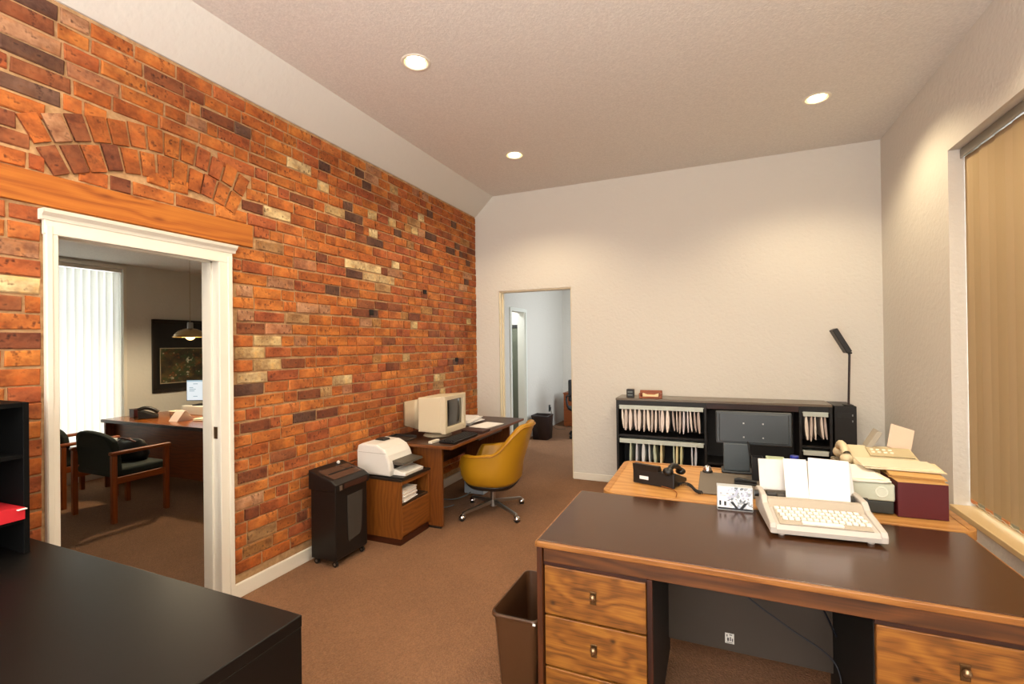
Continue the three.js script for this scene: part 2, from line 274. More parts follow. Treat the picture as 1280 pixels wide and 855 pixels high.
// ---------------------------------------------------------------- the brick wall
{
  const wall = structGroup('wall_left');
  const mx = -0.009;
  mesh('mortar', [bx(-0.13, mx, 0, TB, -0.0, JZ0 - 0.03), bx(-0.13, mx, JH + 0.03, TB, JZ0 - 0.03, JZ1 + 0.026), bx(-0.13, mx, 0, TB, JZ1 + 0.026, ZR), bx(-0.13, mx, TB, C, 0, ZR)], M.mortar, wall);
  mesh('office_plaster', [bx(-0.155, -0.13, 0, OC, -0.06, JZ0 - 0.03), bx(-0.155, -0.13, JH + 0.03, OC, JZ0 - 0.03, JZ1 + 0.026), bx(-0.155, -0.13, 0, OC, JZ1 + 0.026, 5.2)], M.wall, wall);
  mesh('lintel_beam', bx(mx - 0.05, 0.006, 2.148, 2.29, 3.072, 4.72, 0.006), M.beam, wall).userData.label = 'rough orange timber lintel over the doorway';

  const TONES = { orange: [0xc67634, 0xc06d2d, 0xcc7e38, 0xc27337, 0xc97b33, 0xb96b2c], red: [0xb66534, 0xad5d32, 0xbb6936], brown: [0x8c4f2c, 0x82482a, 0x935631], dark: [0x644233, 0x70503f], cream: [0xe2cd9c, 0xd8be88], tan: [0xbb8a4e, 0xb58e5e], pink: [0xc08660, 0xbd8d68] };
  const mats = {}; for (const k in TONES) mats[k] = TONES[k].map(c => std(c, 0.85, { map: T.brick, bumpMap: T.brickBump, bumpScale: 0.004 }));
  const bulk = std(0xffffff, 0.85, { map: T.brick, bumpMap: T.brickBump, bumpScale: 0.004, vertexColors: true });
  // a brick: unit front (z 0..1, y 0..1) with worn, slightly crooked edges; depth along x
  const variants = [];
  for (let v = 0; v < 10; v++) {
    const j = () => rr(-1, 1);
    const c = [[0, 0], [1, 0], [1, 1], [0, 1]].map(([z, y]) => [z + j() * 0.014, y + j() * 0.06]);
    variants.push({ c, i: c.map(([z, y]) => [0.5 + (z - 0.5) * (0.95 + 0.022 * j()), 0.5 + (y - 0.5) * (0.86 + 0.06 * j())]), t: [0, 1, 2, 3].map(() => j() * 0.18), off: [rnd() * 3, rnd() * 3] });
  }
  function brickGeo(vr, w, h, d) {         // origin at the lower corner, front at x = d, back at x = 0
    const out = vr.c.map(([z, y]) => [z * w, y * h]), inn = vr.i.map(([z, y]) => [z * w, y * h]);
    const pos = [], uv = [];
    const quad = (a, b, cc, e) => { for (const p of [a, b, cc, a, cc, e]) { pos.push(p[0], p[1], p[2]); uv.push(p[2] + vr.off[0], p[1] + vr.off[1] + p[0]); } };
    const F = inn.map(([z, y], k) => [d + vr.t[k] * 0.008, y, z]), E = out.map(([z, y]) => [d - 0.0035, y, z]), B = out.map(([z, y]) => [0, y, z]);
    quad(F[1], F[0], F[3], F[2]);
    for (let k = 0; k < 4; k++) { const n = (k + 1) % 4; quad(E[n], E[k], F[k], F[n]); quad(B[n], B[k], E[k], E[n]); }
    const g = new THREE.BufferGeometry(); g.setAttribute('position', new THREE.Float32BufferAttribute(pos, 3)); g.setAttribute('uv', new THREE.Float32BufferAttribute(uv, 2)); g.computeVertexNormals(); return g;
  }
  const SIZES = [0.055, 0.075, 0.105, 0.125, 0.15, 0.18, 0.205, 0.215, 0.225];
  const cache = {};
  const PITCH = 0.0772, Y0 = 1.638, BH = 0.0655;
  const special = [];
  const sp = (tone, len, list) => { for (const [z, y] of list) special.push({ tone, len, z, y }); };
  sp('cream', 0.205, [[2.691, 2.792], [2.346, 2.581], [2.879, 2.417], [2.143, 2.181], [1.908, 2.199], [1.931, 2.111], [2.963, 1.567], [3.093, 1.487], [2.967, 1.411], [3.079, 1.333], [2.284, 1.268], [4.215, 1.790], [1.72, 2.112]]);
  sp('cream', 0.105, [[2.468, 2.719], [1.606, 2.952], [1.911, 2.662], [1.902, 2.509], [1.173, 2.817], [1.449, 1.428], [0.92, 1.19], [0.80, 1.19], [0.2, 1.812], [1.315, 1.746], [1.597, 2.27], [1.64, 2.66], [0.80, 1.043], [1.29, 2.605]]);
  sp('tan', 0.205, [[2.941, 2.188], [1.778, 2.049], [1.295, 2.746], [0.885, 1.10], [0.261, 2.735], [3.05, 0.23], [3.02, 0.32]]);
  sp('tan', 0.105, [[1.876, 1.419], [1.87, 1.725], [2.46, 1.19], [1.40, 2.605], [1.36, 2.52], [0.487, 1.578], [4.24, 2.79], [4.24, 2.63]]);
  sp('pink', 0.205, [[2.855, 1.961], [2.62, 1.801], [2.877, 1.638], [4.131, 2.848], [3.904, 2.777]]);
  sp('pink', 0.105, [[3.128, 1.873], [3.124, 1.716], [2.467, 1.801], [1.256, 3.032], [2.694, 1.567], [3.419, 2.777], [3.977, 3.016], [0.175, 1.981], [0.198, 1.046], [1.09, 3.0], [1.60, 2.80]]);
  sp('dark', 0.205, [[4.098, 3.006], [4.132, 2.774], [4.134, 2.626], [2.137, 2.589], [1.878, 2.434], [0.997, 2.674], [3.10, 1.255], [2.35, 1.958]]);
  sp('dark', 0.105, [[2.452, 2.883], [2.207, 2.662], [1.979, 2.878], [1.558, 2.601], [1.008, 2.887], [0.198, 2.453], [0.239, 2.225], [0.52, 2.843], [2.064, 2.957], [0.45, 2.68], [0.35, 2.60], [3.129, 2.867], [1.907, 1.801], [0.524, 1.35]]);
  sp('brown', 0.205, [[2.669, 2.579], [2.195, 1.965], [1.613, 1.894], [4.096, 2.708], [4.154, 2.918], [3.288, 2.874], [4.192, 2.404], [3.081, 1.638], [2.62, 1.19], [2.45, 1.03], [3.06, 1.03], [2.85, 0.80], [3.08, 0.72], [4.19, 1.569]]);
  sp('brown', 0.105, [[2.492, 2.429], [2.489, 2.198], [1.128, 2.057], [0.265, 2.553], [1.27, 1.134], [3.431, 2.958], [4.22, 1.719]]);
  const A = { z: 3.58, y: 1.452, ri: 0.965, rm: 1.093, ro: 1.22, a0: -24 * Math.PI / 180, a1: 30 * Math.PI / 180 };
  const proj = (() => { camera.updateMatrixWorld(); camera.updateProjectionMatrix(); return (x, y, z) => { const v = V3(x, y, z).project(camera); return [v.x * 640, v.y * 427.5, v.z]; }; })();
  const all = [];
  function place(z0, z1, yb, h, tone) {
    if (z1 - z0 < 0.028) return;
    const q = [[z0, yb], [z1, yb], [z1, yb + h], [z0, yb + h]].map(p => proj(0, p[1], p[0]));
    let a = 0; for (let k = 0; k < 4; k++) { const n = (k + 1) % 4; a += q[k][0] * q[n][1] - q[n][0] * q[k][1]; }
    const inside = q.every(p => Math.abs(p[2]) < 1) && q.some(p => Math.abs(p[0]) < 640 && Math.abs(p[1]) < 427.5);
    all.push({ z0, z1, yb, h, tone, area: inside ? Math.abs(a) / 2 : 0 });
  }
  const tone = (z, y) => { const r = rnd(); if (r < 0.68) return 'orange'; if (r < 0.91) return 'red'; if (r < 0.963) return 'brown'; if (r < 0.969) return 'dark'; if (r < 0.982) return 'pink'; return 'tan'; };
  for (let k = -25; k < 25; k++) {
    const yc = Y0 + k * PITCH, wob = rr(-0.003, 0.003);
    let yb = yc - BH / 2 + wob, yt = yc + BH / 2 + wob;
    if (yb < 0.07 || yb > TB - 0.03) continue;
    yt = Math.min(yt, TB - 0.006);
    // stretches of this course that carry ordinary bricks
    let spans = [[0.004, ZR - 0.01]];
    const cut = (a, b) => { spans = spans.flatMap(([s, e]) => b <= s || a >= e ? [[s, e]] : [[s, a], [b, e]].filter(([p, q]) => q - p > 0.03)); };
    if (yb < 2.125) cut(DZ0 - 0.004, DZ1 + 0.004);
    if (yb < 2.285 && yt > 2.152) cut(3.066, 4.726);
    if (yt > 2.29 && yb < A.y + A.ro) {
      const zl = y => A.z + Math.tan(A.a1) * (y - A.y), zr = y => A.z + Math.tan(A.a0) * (y - A.y);
      const ho = Math.sqrt(Math.max(0, A.ro ** 2 - ((yb + yt) / 2 - A.y) ** 2));
      const ym = (yb + yt) / 2, b = Math.min(A.z + ho, zl(ym)) + 0.004, a = Math.max(A.z - ho, zr(ym)) - 0.004;
      const hi = (yb + yt) / 2 - A.y < A.ri ? Math.sqrt(A.ri ** 2 - ((yb + yt) / 2 - A.y) ** 2) - 0.002 : 0;
      if (hi > 0.05) { if (A.z - hi > a) cut(a, A.z - hi); if (A.z + hi < b) cut(A.z + hi, b); } else cut(a, b);
    }
    const fix = special.filter(s => Math.abs(s.y - yc) < PITCH / 2).sort((p, q) => p.z - q.z);
    for (const [s, e] of spans) {
      let at = s;
      const fill = (a, b) => {
        let z = a;
        while (b - z > 0.035) {
          let L = rnd() < 0.68 ? rr(0.195, 0.23) : rr(0.092, 0.115);
          if (z === a && rnd() < 0.5) L *= rr(0.45, 0.9);
          if (b - z - L < 0.06) L = b - z; if (L > 0.26) L = L / 2;
          place(z, z + L - 0.011, yb, yt - yb, tone(z, yc)); z += L;
        }
      };
      for (const f of fix) {
        let a = f.z - f.len / 2, b = f.z + f.len / 2;
        a = Math.max(a, at); b = Math.min(b, e); if (b - a < 0.05 || a < s) continue;
        if (a - at < 0.045) a = at;
        fill(at, a); place(a, b, yb, yt - yb, f.tone); at = b + 0.011;
      }
      fill(at, e);
    }
  }
  all.sort((p, q) => q.area - p.area);
  const rest = [];
  all.forEach((b, n) => {
    const w = b.z1 - b.z0, mi = Math.floor(rnd() * mats[b.tone].length), vi = Math.floor(rnd() * variants.length), d = 0.0085 + rr(-0.0022, 0.003);
    if (n < 300) {
      const size = SIZES.reduce((p, q) => Math.abs(q - w) < Math.abs(p - w) ? q : p);
      const g = cache[vi + '_' + size] ??= brickGeo(variants[vi], size, BH, 0.0085);
      const m = mesh('brick', g, mats[b.tone][mi], wall);
      m.position.set(mx, b.yb, b.z0); m.scale.set(d / 0.0085, b.h / BH, w / size);
    } else {
      const g = brickGeo(variants[vi], w, b.h, d); g.translate(mx, b.yb, b.z0);
      const c = new THREE.Color(TONES[b.tone][mi]), col = new Float32Array(g.attributes.position.count * 3);
      for (let k = 0; k < col.length; k += 3) { col[k] = c.r; col[k + 1] = c.g; col[k + 2] = c.b; }
      g.setAttribute('color', new THREE.BufferAttribute(col, 3)); rest.push(g);
    }
  });
  mesh('brick_field', rest, bulk, wall).userData.kind = 'stuff';
  // relieving arch: two rings of bricks on end
  for (const [r0, r1, n] of [[A.rm + 0.008, A.ro, 13], [A.ri, A.rm - 0.006, 12]]) {
    for (let k = 0; k < n; k++) {
      const da = (A.a1 - A.a0) / n, a = A.a0 + k * da + 0.006 + rr(-0.002, 0.003), b = A.a0 + (k + 1) * da - 0.006 - rr(-0.002, 0.003), jr = rr(-0.006, 0.006);
      const pt = (t, r) => [A.z + Math.sin(t) * r, A.y + Math.cos(t) * r];
      const g = prismX([pt(a, r0 + jr), pt(b, r0 + jr), pt(b, r1 + jr), pt(a, r1 + jr)], mx, rr(0.003, 0.0065), 0.002);
      const r = rnd();
      mesh('arch_brick', g, pick(mats[r < 0.6 ? 'orange' : r < 0.8 ? 'red' : r < 0.88 ? 'tan' : r < 0.95 ? 'pink' : 'brown']), wall);
    }
  }
  for (const [z, y] of [[1.128, 2.057], [1.945, 1.803], [0.50, 1.352]])   // dark boxes that paint the shade of holes in the brickwork
    mesh('hole_shade', bx(-0.004, 0.0062, y - 0.022, y + 0.022, z - 0.028, z + 0.028, 0.004), std(0x17100c, 1), wall);
}
// ---------------------------------------------------------------- recessed downlights
LAMPS.forEach(([x, z], i) => {
  const where = ['over the brick wall beside the office doorway', 'over the computer desk by the brick wall', 'nearest the corner of window wall and doorway wall', 'above the brown desk near the window', 'above the black desk near the brick wall', 'behind the brown desk near the window'][i];
  const t = thing('downlight', 'round recessed ceiling downlight ' + where, 'ceiling light', [x, C, z], 0, 'recessed downlights');
  mesh('trim_ring', lathe([[0.070, 0.02], [0.072, -0.001], [0.078, -0.006], [0.089, -0.005], [0.093, -0.0005], [0.093, 0.0]], 36), std(0xe8e2d2, 0.4), t);
  mesh('reflector', lathe([[0.071, 0.0], [0.069, 0.03], [0.06, 0.06], [0.055, 0.062]], 36), std(0xd8cfae, 0.25, { metalness: 0.6 }), t);
  const g = new THREE.SphereGeometry(0.062, 24, 8, 0, Math.PI * 2, Math.PI * 0.62, Math.PI * 0.38); g.scale(1, 0.55, 1); g.translate(0, 0.045, 0);
  mesh('lamp_bulb', g.toNonIndexed(), std(0xfff4d8, 0.4, { emissive: 0xffe9bc, emissiveIntensity: 11 }), t);
  const l = new THREE.SpotLight(WARM, LAMP_CD, 0, 1.18, 0.35, 2); l.position.set(0, -0.012, 0); l.target.position.set(0, -1, 0); l.castShadow = true; l.shadow.radius = 2.5; t.add(l, l.target);
});

// ---------------------------------------------------------------- tan vertical blind in the window
{
  const b = thing('vertical_blind', 'closed tan fabric vertical blind in the deep window', 'blind', [0, 0, 0]);
  mesh('head_rail', [bx(WX - 0.055, WX - 0.012, WT - 0.05, WT - 0.012, WZ0 + 0.005, WZ1 - 0.005, 0.004), bx(WX - 0.06, WX - 0.054, WT - 0.062, WT - 0.004, WZ0 + 0.005, WZ1 - 0.005, 0.002)], std(0x8f8a7e, 0.35, { metalness: 0.4 }), b);
  const sm = [0xb29a74, 0xaf9770, 0xb49c77].map(c => std(c, 0.9));
  const arc = []; for (let k = 0; k <= 6; k++) { const t = k / 6; arc.push([(t - 0.5) * 0.096, -0.002 * Math.sin(Math.PI * t)]); }
  const prof = [...arc.map(([a, c]) => [c, a]), ...arc.slice().reverse().map(([a, c]) => [c + 0.0012, a])];
  const sg = prismY(prof, WB + 0.035, WT - 0.055, 0, true), wg = bx(-0.004, 0.003, WB + 0.026, WB + 0.05, -0.036, 0.036, 0.002);
  const wm = [std(0xc98450, 0.7), std(0x8f8f7c, 0.7)];
  let n = 0;
  for (let z = WZ0 + 0.053; z < WZ1 - 0.03; z += 0.0875, n++) {
    const s = mesh('blind_slat', sg, sm[n % 3], b); s.position.set(WX - 0.035 + (n % 2) * 0.003, 0, z); s.rotation.y = 0.035;
    mesh('slat_weight', wg, wm[n % 2], s);
  }
  mesh('bead_chain', tube(Array.from({ length: 60 }, (_, i) => [WX - 0.043, WB + 0.032 + 0.007 * Math.abs(Math.sin(i * Math.PI / 2)), WZ0 + 0.07 + i * 0.0355]), 0.0022, 120, 5), std(0xd0c8b0, 0.5), b);
}

// ---------------------------------------------------------------- brown kneehole desk
const DY = 0.75;
{
  const t = thing('pedestal_desk', 'dark brown topped kneehole desk with rustic wooden drawers', 'desk', [2.04, 0, 2.775]);
  const w = 1.55, d = 0.685, lam = std(0xd6c6b4, 0.2, { map: T.laminate }), rus = std(0xffffff, 0.42, { map: T.rustic, bumpMap: T.rustic, bumpScale: 0.0012 });
  const edge = std(0xd0bca0, 0.4, { map: T.oakEdge }), frameM = std(0xffe0c0, 0.45, { map: T.walnut }), dk = std(0x0f0d0b, 0.6);
  mesh('desk_top', bx(0, w, 0.727, DY, 0, d - 0.012, 0.003), lam, t);
  mesh('edge_band', [bx(0, w, 0.727, DY - 0.0015, d - 0.012, d + 0.004, 0.004), bx(-0.006, 0.0, 0.727, DY - 0.0015, 0.0, d + 0.002, 0.002), bx(w, w + 0.006, 0.727, DY - 0.0015, 0.0, d + 0.002, 0.002)], edge, t);
  mesh('apron', bx(0.022, w - 0.022, 0.667, 0.727, d - 0.05, d - 0.016, 0.003), frameM, t);
  mesh('side_panel', bx(-0.002, 0.02, 0.03, 0.727, 0.01, d - 0.004, 0.003, true), std(0xd0a070, 0.45, { map: T.walnut }), t);
  mesh('side_panel', bx(w - 0.02, w + 0.002, 0.03, 0.727, 0.01, d - 0.004, 0.003, true), std(0xd0a070, 0.45, { map: T.walnut }), t);
  mesh('modesty_panel', bx(0.43, 1.09, 0.12, 0.727, 0.05, 0.066), std(0x3f362d, 0.75), t);
  mesh('kneehole_rail', bx(0.43, 1.09, 0.60, 0.727, 0.066, 0.09), dk, t);
  for (const [x0, x1] of [[0.02, 0.432], [1.088, w - 0.02]]) {
    mesh('pedestal', [bx(x0 + 0.001, x1 - 0.014, 0.04, 0.667, 0.012, d - 0.045), bx(x0 + 0.03, x1 - 0.03, 0.0, 0.04, 0.05, d - 0.09)], dk, t);
    mesh('stile', [bx(x1 - 0.014, x1, 0.04, 0.667, 0.012, d - 0.016, 0.002, true)], x0 < 0.5 ? dk : dk, t);
    mesh('face_frame', [bx(x1 - 0.018, x1 + 0.002, 0.04, 0.667, d - 0.03, d - 0.012, 0.002, true), bx(x0, x1 - 0.018, 0.652, 0.667, d - 0.045, d - 0.022)], std(0x9a6238, 0.45, { map: T.walnut }), t);
    const ys = [[0.462, 0.650], [0.262, 0.455], [0.055, 0.255]];
    ys.forEach(([a, b], k) => {
      const f = mesh('drawer_front', (() => { const g = bx(x0 + 0.003, x1 - 0.021, a, b, d - 0.045, d - 0.022, 0.004); const uv = g.attributes.uv; for (let i = 0; i < uv.count; i++) { uv.setX(i, uv.getX(i) + 0.13 * k + x0); uv.setY(i, uv.getY(i) * 1.0 + 0.08 * k); } return g; })(), rus, t);
      const cx = (x0 + x1 - 0.018) / 2, cy = (a + b) / 2;
      const pull = mesh('pull', [bx(cx - 0.012, cx + 0.012, cy - 0.022, cy + 0.026, d - 0.022, d - 0.018, 0.003)], M.antique, f);
      mesh('pull_knob', (() => { const g = new THREE.SphereGeometry(0.011, 14, 10); g.scale(1, 1.1, 0.8); g.translate(cx, cy + 0.008, d - 0.008); return g.toNonIndexed(); })(), std(0x9b8566, 0.3, { metalness: 0.9 }), f);
    });
  }
  mesh('data_plate', (() => { const g = new THREE.BoxGeometry(0.037, 0.045, 0.0025); g.translate(0.6935, 0.1775, 0.0675); return g; })(), std(0xffffff, 0.6, { map: canvasTex(64, 64, (c, a, b) => { c.fillStyle = '#d8d6cf'; c.fillRect(0, 0, a, b); c.fillStyle = '#4a4a48'; for (const [x, y, ww, h] of [[10, 8, 8, 14], [30, 6, 20, 6], [14, 28, 14, 22], [34, 22, 8, 26], [48, 30, 8, 20], [8, 56, 48, 4]]) c.fillRect(x, y, ww, h); }) }), t).userData.label = 'small pale plate';
  mesh('glint_tab', bx(0.44, 0.462, 0.648, 0.656, d - 0.12, d - 0.06, 0.002), M.white, t);  // white tab painting a thin glint of light in the kneehole
}
solo('power_cable', [tube([[2.70, 0.60, 2.87], [2.72, 0.50, 2.90], [2.80, 0.43, 2.94], [2.95, 0.35, 2.98], [3.10, 0.27, 3.02], [3.118, 0.16, 3.05], [3.10, 0.006, 3.06]], 0.004), tube([[3.04, 0.62, 2.87], [3.045, 0.52, 2.88], [3.07, 0.45, 2.90], [3.112, 0.36, 3.0]], 0.004)], std(0x10131c, 0.5), 'thin dark cable hanging in the kneehole of the brown desk', 'cable');

// waste bin beside it
{
  const t = thing('waste_bin', 'brown plastic waste bin beside the rustic drawers', 'waste bin', [1.918, 0, 3.21]);
  const m = std(0x4a2f1a, 0.4);
  const ring = (hx, hz, y, r) => { const s = []; for (const [cx, cz, a0] of [[hx - r, hz - r, 0], [-hx + r, hz - r, 90], [-hx + r, -hz + r, 180], [hx - r, -hz + r, 270]]) for (let k = 0; k <= 4; k++) { const a = (a0 + k * 22.5) * Math.PI / 180; s.push([cx + r * Math.cos(a), y, cz + r * Math.sin(a)]); } return s; };
  const loops = [ring(0.001, 0.001, 0.0, 0.0005), ring(0.075, 0.165, 0.0, 0.02), ring(0.098, 0.198, 0.385, 0.028), ring(0.106, 0.206, 0.386, 0.03), ring(0.106, 0.206, 0.40, 0.03), ring(0.096, 0.196, 0.40, 0.027), ring(0.073, 0.163, 0.006, 0.019), ring(0.001, 0.001, 0.006, 0.0005)];
  mesh('bin_body', skin(loops), m, t);
  mesh('rim_sticker', bx(0.085, 0.097, 0.386, 0.396, 0.2065, 0.208, 0.0005), M.white, t);
}

// ---------------------------------------------------------------- oak desk behind it
{
  const t = thing('oak_desk', 'light oak desk standing back to back with the brown desk', 'desk', [2.14, 0, 2.05]);
  const w = 1.51, d = 0.71, top = std(0xe8dac8, 0.4, { map: T.oak }), ed = std(0xd2bea0, 0.4, { map: T.oak });
  mesh('desk_top', bx(0.03, w - 0.03, 0.722, DY, 0.03, d - 0.012, 0.002), top, t);
  const rc = 0.06, L = []; const corner = (cx, cz, a0) => { for (let k = 0; k <= 6; k++) { const a = (a0 + k * 15) * Math.PI / 180; L.push([cx + rc * Math.cos(a), cz + rc * Math.sin(a)]); } };
  corner(w - rc, d - rc, 0); corner(rc, d - rc, 90); corner(rc, rc, 180); corner(w - rc, rc, 270);
  const s = new THREE.Shape(L.map(p => new THREE.Vector2(p[0], -p[1]))), hole = new THREE.Path([[0.03, 0.03], [w - 0.03, 0.03], [w - 0.03, d - 0.012], [0.03, d - 0.012]].map(p => new THREE.Vector2(p[0], -p[1]))); s.holes.push(hole);
  const eg = new THREE.ExtrudeGeometry(s, { depth: 0.034, bevelEnabled: true, bevelThickness: 0.003, bevelSize: 0.003, bevelOffset: -0.003, bevelSegments: 2 }); eg.rotateX(-Math.PI / 2); eg.translate(0, 0.7155, 0);
  mesh('edge_band', uvBox(eg), ed, t);
  for (const [x, z] of [[0.05, 0.05], [w - 0.1, 0.05], [0.05, d - 0.1], [w - 0.1, d - 0.1]]) mesh('leg', bx(x, x + 0.05, 0, 0.72, z, z + 0.05, 0.006, true), ed, t);
  mesh('apron', [bx(0.06, w - 0.06, 0.62, 0.72, 0.06, 0.08), bx(0.06, w - 0.06, 0.62, 0.72, d - 0.08, d - 0.06), bx(0.06, 0.08, 0.62, 0.72, 0.08, d - 0.08), bx(w - 0.08, w - 0.06, 0.62, 0.72, 0.08, d - 0.08)], ed, t);
}
// mat, monitor, pen cup, small things on the oak desk
const OY = DY + 0.0035;
solo('desk_mat', bx(2.60, 3.06, OY, OY + 0.004, 2.19, 2.62, 0.002), std(0x6b6257, 0.8), 'grey-brown desk mat under the monitor on the oak desk', 'desk mat');
{
  const t = thing('flat_monitor', 'dark grey flat monitor seen from the back on oak desk', 'monitor', [2.885, OY, 2.115], Math.PI + 0.02);
  const m = std(0x2d3438, 0.45);
  mesh('housing', [bx(-0.197, 0.197, 0.165, 0.355, -0.02, 0.012, 0.008), bx(-0.18, 0.18, 0.178, 0.345, -0.028, -0.018, 0.009)], m, t);
  mesh('screen', bx(-0.186, 0.186, 0.178, 0.345, 0.0115, 0.0135), std(0x101214, 0.15), t);
  mesh('stand_neck', bx(0.02, 0.16, 0.012, 0.172, -0.034, -0.021, 0.006), std(0x3a4246, 0.45), t);
  mesh('stand_base', bx(-0.03, 0.17, 0.0, 0.014, -0.055, 0.06, 0.006), std(0x24292c, 0.5), t);
  for (const [x, y] of [[-0.05, 0.21], [0.05, 0.21], [-0.05, 0.29], [0.05, 0.29]]) mesh('mount_screw', bx(x - 0.004, x + 0.004, y - 0.004, y + 0.004, -0.0305, -0.0275, 0.001), M.steel, t);
  mesh('signal_cable', tube([[0.03, 0.19, -0.04], [0.02, 0.12, -0.055], [-0.01, 0.08, -0.085], [-0.03, 0.0075, -0.13]], 0.004, 24), M.blackMatte, t);
}
{
  const t = thing('pen_cup', 'square black pen cup on the desk mat', 'pen cup', [2.895, OY + 0.0045, 2.27]);
  mesh('cup', [bx(-0.028, 0.028, 0, 0.004, -0.028, 0.028), bx(-0.028, -0.025, 0.004, 0.125, -0.028, 0.028), bx(0.025, 0.028, 0.004, 0.125, -0.028, 0.028), bx(-0.025, 0.025, 0.004, 0.125, -0.028, -0.025), bx(-0.025, 0.025, 0.004, 0.125, 0.025, 0.028)], M.black, t);
}
solo('stapler', [bx(2.775, 2.885, OY + 0.0045, OY + 0.014, 2.375, 2.405, 0.004), prism([[2.775, OY + 0.016], [2.88, OY + 0.016], [2.885, OY + 0.026], [2.80, OY + 0.036], [2.775, OY + 0.03]], 2.377, 2.403, 0.003), bx(2.862, 2.882, OY + 0.012, OY + 0.02, 2.38, 2.40)], M.black, 'slim black stapler lying on the desk mat', 'stapler');
solo('tissue_box', [bx(2.94, 3.03, OY, OY + 0.125, 2.20, 2.29, 0.004)], std(0xb9c8a8, 0.7), 'pale green box standing behind the typewriter', 'box');
{
  const t = thing('blue_bottle', 'small deep blue capped bottle behind the typewriter', 'bottle', [3.075, OY, 2.25]);
  mesh('bottle_body', lathe([[0, 0], [0.021, 0], [0.023, 0.005], [0.023, 0.085], [0.012, 0.10], [0.0115, 0.11]], 20), std(0x9fb2d8, 0.25), t);
  mesh('cap', lathe([[0.0, 0.145], [0.020, 0.145], [0.0215, 0.14], [0.0215, 0.108], [0.0, 0.108]], 20), std(0x1e2f96, 0.35), t);
}
// black telephone
{
  const t = thing('desk_telephone', 'black corded desk telephone on the oak desk', 'telephone', [2.40, OY, 2.48], Math.PI - 0.28);
  mesh('base', prismX([[-0.09, 0], [0.10, 0], [0.10, 0.018], [-0.06, 0.075], [-0.09, 0.075]], -0.115, 0.115, 0.006), M.black, t);
  mesh('display_hood', prismX([[-0.09, 0.07], [-0.03, 0.058], [-0.055, 0.10], [-0.095, 0.105]], -0.03, 0.115, 0.004), M.black, t);
  mesh('rating_label', bx(0.025, 0.075, 0.024, 0.042, -0.0925, -0.0905, 0.001), std(0xdfe6e8, 0.5), t);
  const h = new THREE.Group(); const hs = mesh('handset', [tube([[-0.082, 0.088, -0.075], [-0.082, 0.102, -0.03], [-0.082, 0.090, 0.03], [-0.082, 0.062, 0.085]], 0.015, 20, 10), (() => { const g = new THREE.SphereGeometry(0.028, 16, 12); g.scale(1, 0.75, 1); g.translate(-0.082, 0.086, -0.088); return g.toNonIndexed(); })(), (() => { const g = new THREE.SphereGeometry(0.027, 16, 12); g.scale(1, 0.7, 1); g.translate(-0.082, 0.05, 0.095); return g.toNonIndexed(); })()], M.black, t);
  const ks = []; for (let r = 0; r < 4; r++) for (let c = 0; c < 3; c++) ks.push([0.0 + c * 0.028, 0.052 - r * 0.012, -0.02 + r * 0.028]);
  for (const [x, y, z] of ks) mesh('key', bx(x - 0.009, x + 0.009, y - 0.004, y + 0.008, z - 0.008, z + 0.008, 0.002), std(0x3a3a3c, 0.5), t);
  const coil = []; for (let i = 0; i <= 150; i++) { const s = i / 150, a = i * 0.9; coil.push([-0.10 - s * 0.16, 0.013 + 0.007 * Math.cos(a), -0.055 + 0.05 * Math.sin(s * 5) + 0.007 * Math.sin(a)]); }
  mesh('coiled_cord', tube(coil, 0.0028, 460, 5), M.blackMatte, t);
}
solo('telephone_line', tube([[2.42, OY + 0.004, 2.58], [2.47, OY + 0.004, 2.61], [2.50, OY + 0.004, 2.66], [2.505, OY + 0.004, 2.74]], 0.0022, 30, 5), std(0x8a4d1c, 0.6), 'thin brown line lying on the oak desk top', 'cable');
{
  const t = thing('desk_bell', 'small dark round bell with bright dome at the end of oak desk', 'bell', [2.64, OY, 2.20]);
  mesh('bell_base', lathe([[0, 0], [0.028, 0], [0.028, 0.012], [0.022, 0.016], [0, 0.016]], 20), M.black, t);
  mesh('dome', lathe([[0.024, 0.016], [0.022, 0.03], [0.012, 0.041], [0, 0.044]], 20), M.chrome, t);
}
// black and white patterned card box
{
  const pat = canvasTex(128, 96, (c, w, h) => {
    c.fillStyle = '#e9ebee'; c.fillRect(0, 0, w, h); let s = 5; const r = () => (s = (s * 16807) % 2147483647) / 2147483647;
    for (let i = 0; i < 90; i++) { c.fillStyle = ['#c5cad0', '#9aa3aa', '#6d767e', '#f7f8f8', '#b5bcd0'][Math.floor(r() * 5)]; c.beginPath(); c.ellipse(40 + r() * 90, r() * h, 3 + r() * 9, 2 + r() * 5, r() * 3, 0, 7); c.fill(); }
    c.fillStyle = '#1a1d22'; c.fillRect(6, 60, 7, 20); c.fillRect(24, 62, 8, 18); c.fillRect(0, 88, w, 8); c.beginPath(); c.moveTo(46, 62); c.lineTo(58, 62); c.lineTo(76, 88); c.lineTo(66, 88); c.fill(); c.beginPath(); c.moveTo(112, 62); c.lineTo(98, 64); c.lineTo(82, 88); c.lineTo(94, 88); c.fill();
    c.fillStyle = '#8c8f98'; c.fillRect(8, 26, 9, 4); c.fillRect(32, 26, 9, 4); c.fillRect(8, 36, 22, 2);
  });
  const t = thing('patterned_box', 'small glossy box with black and white marbled print beside the typewriter', 'box', [2.763, DY, 2.80], 0.05);
  mesh('box_body', bx(-0.074, 0.074, 0, 0.108, -0.022, 0.022, 0.002), std(0xbfc4c8, 0.25), t);
  const f = new THREE.PlaneGeometry(0.144, 0.102); f.translate(0, 0.054, 0.0225); mesh('printed_face', f, std(0xffffff, 0.2, { map: pat }), t);
}
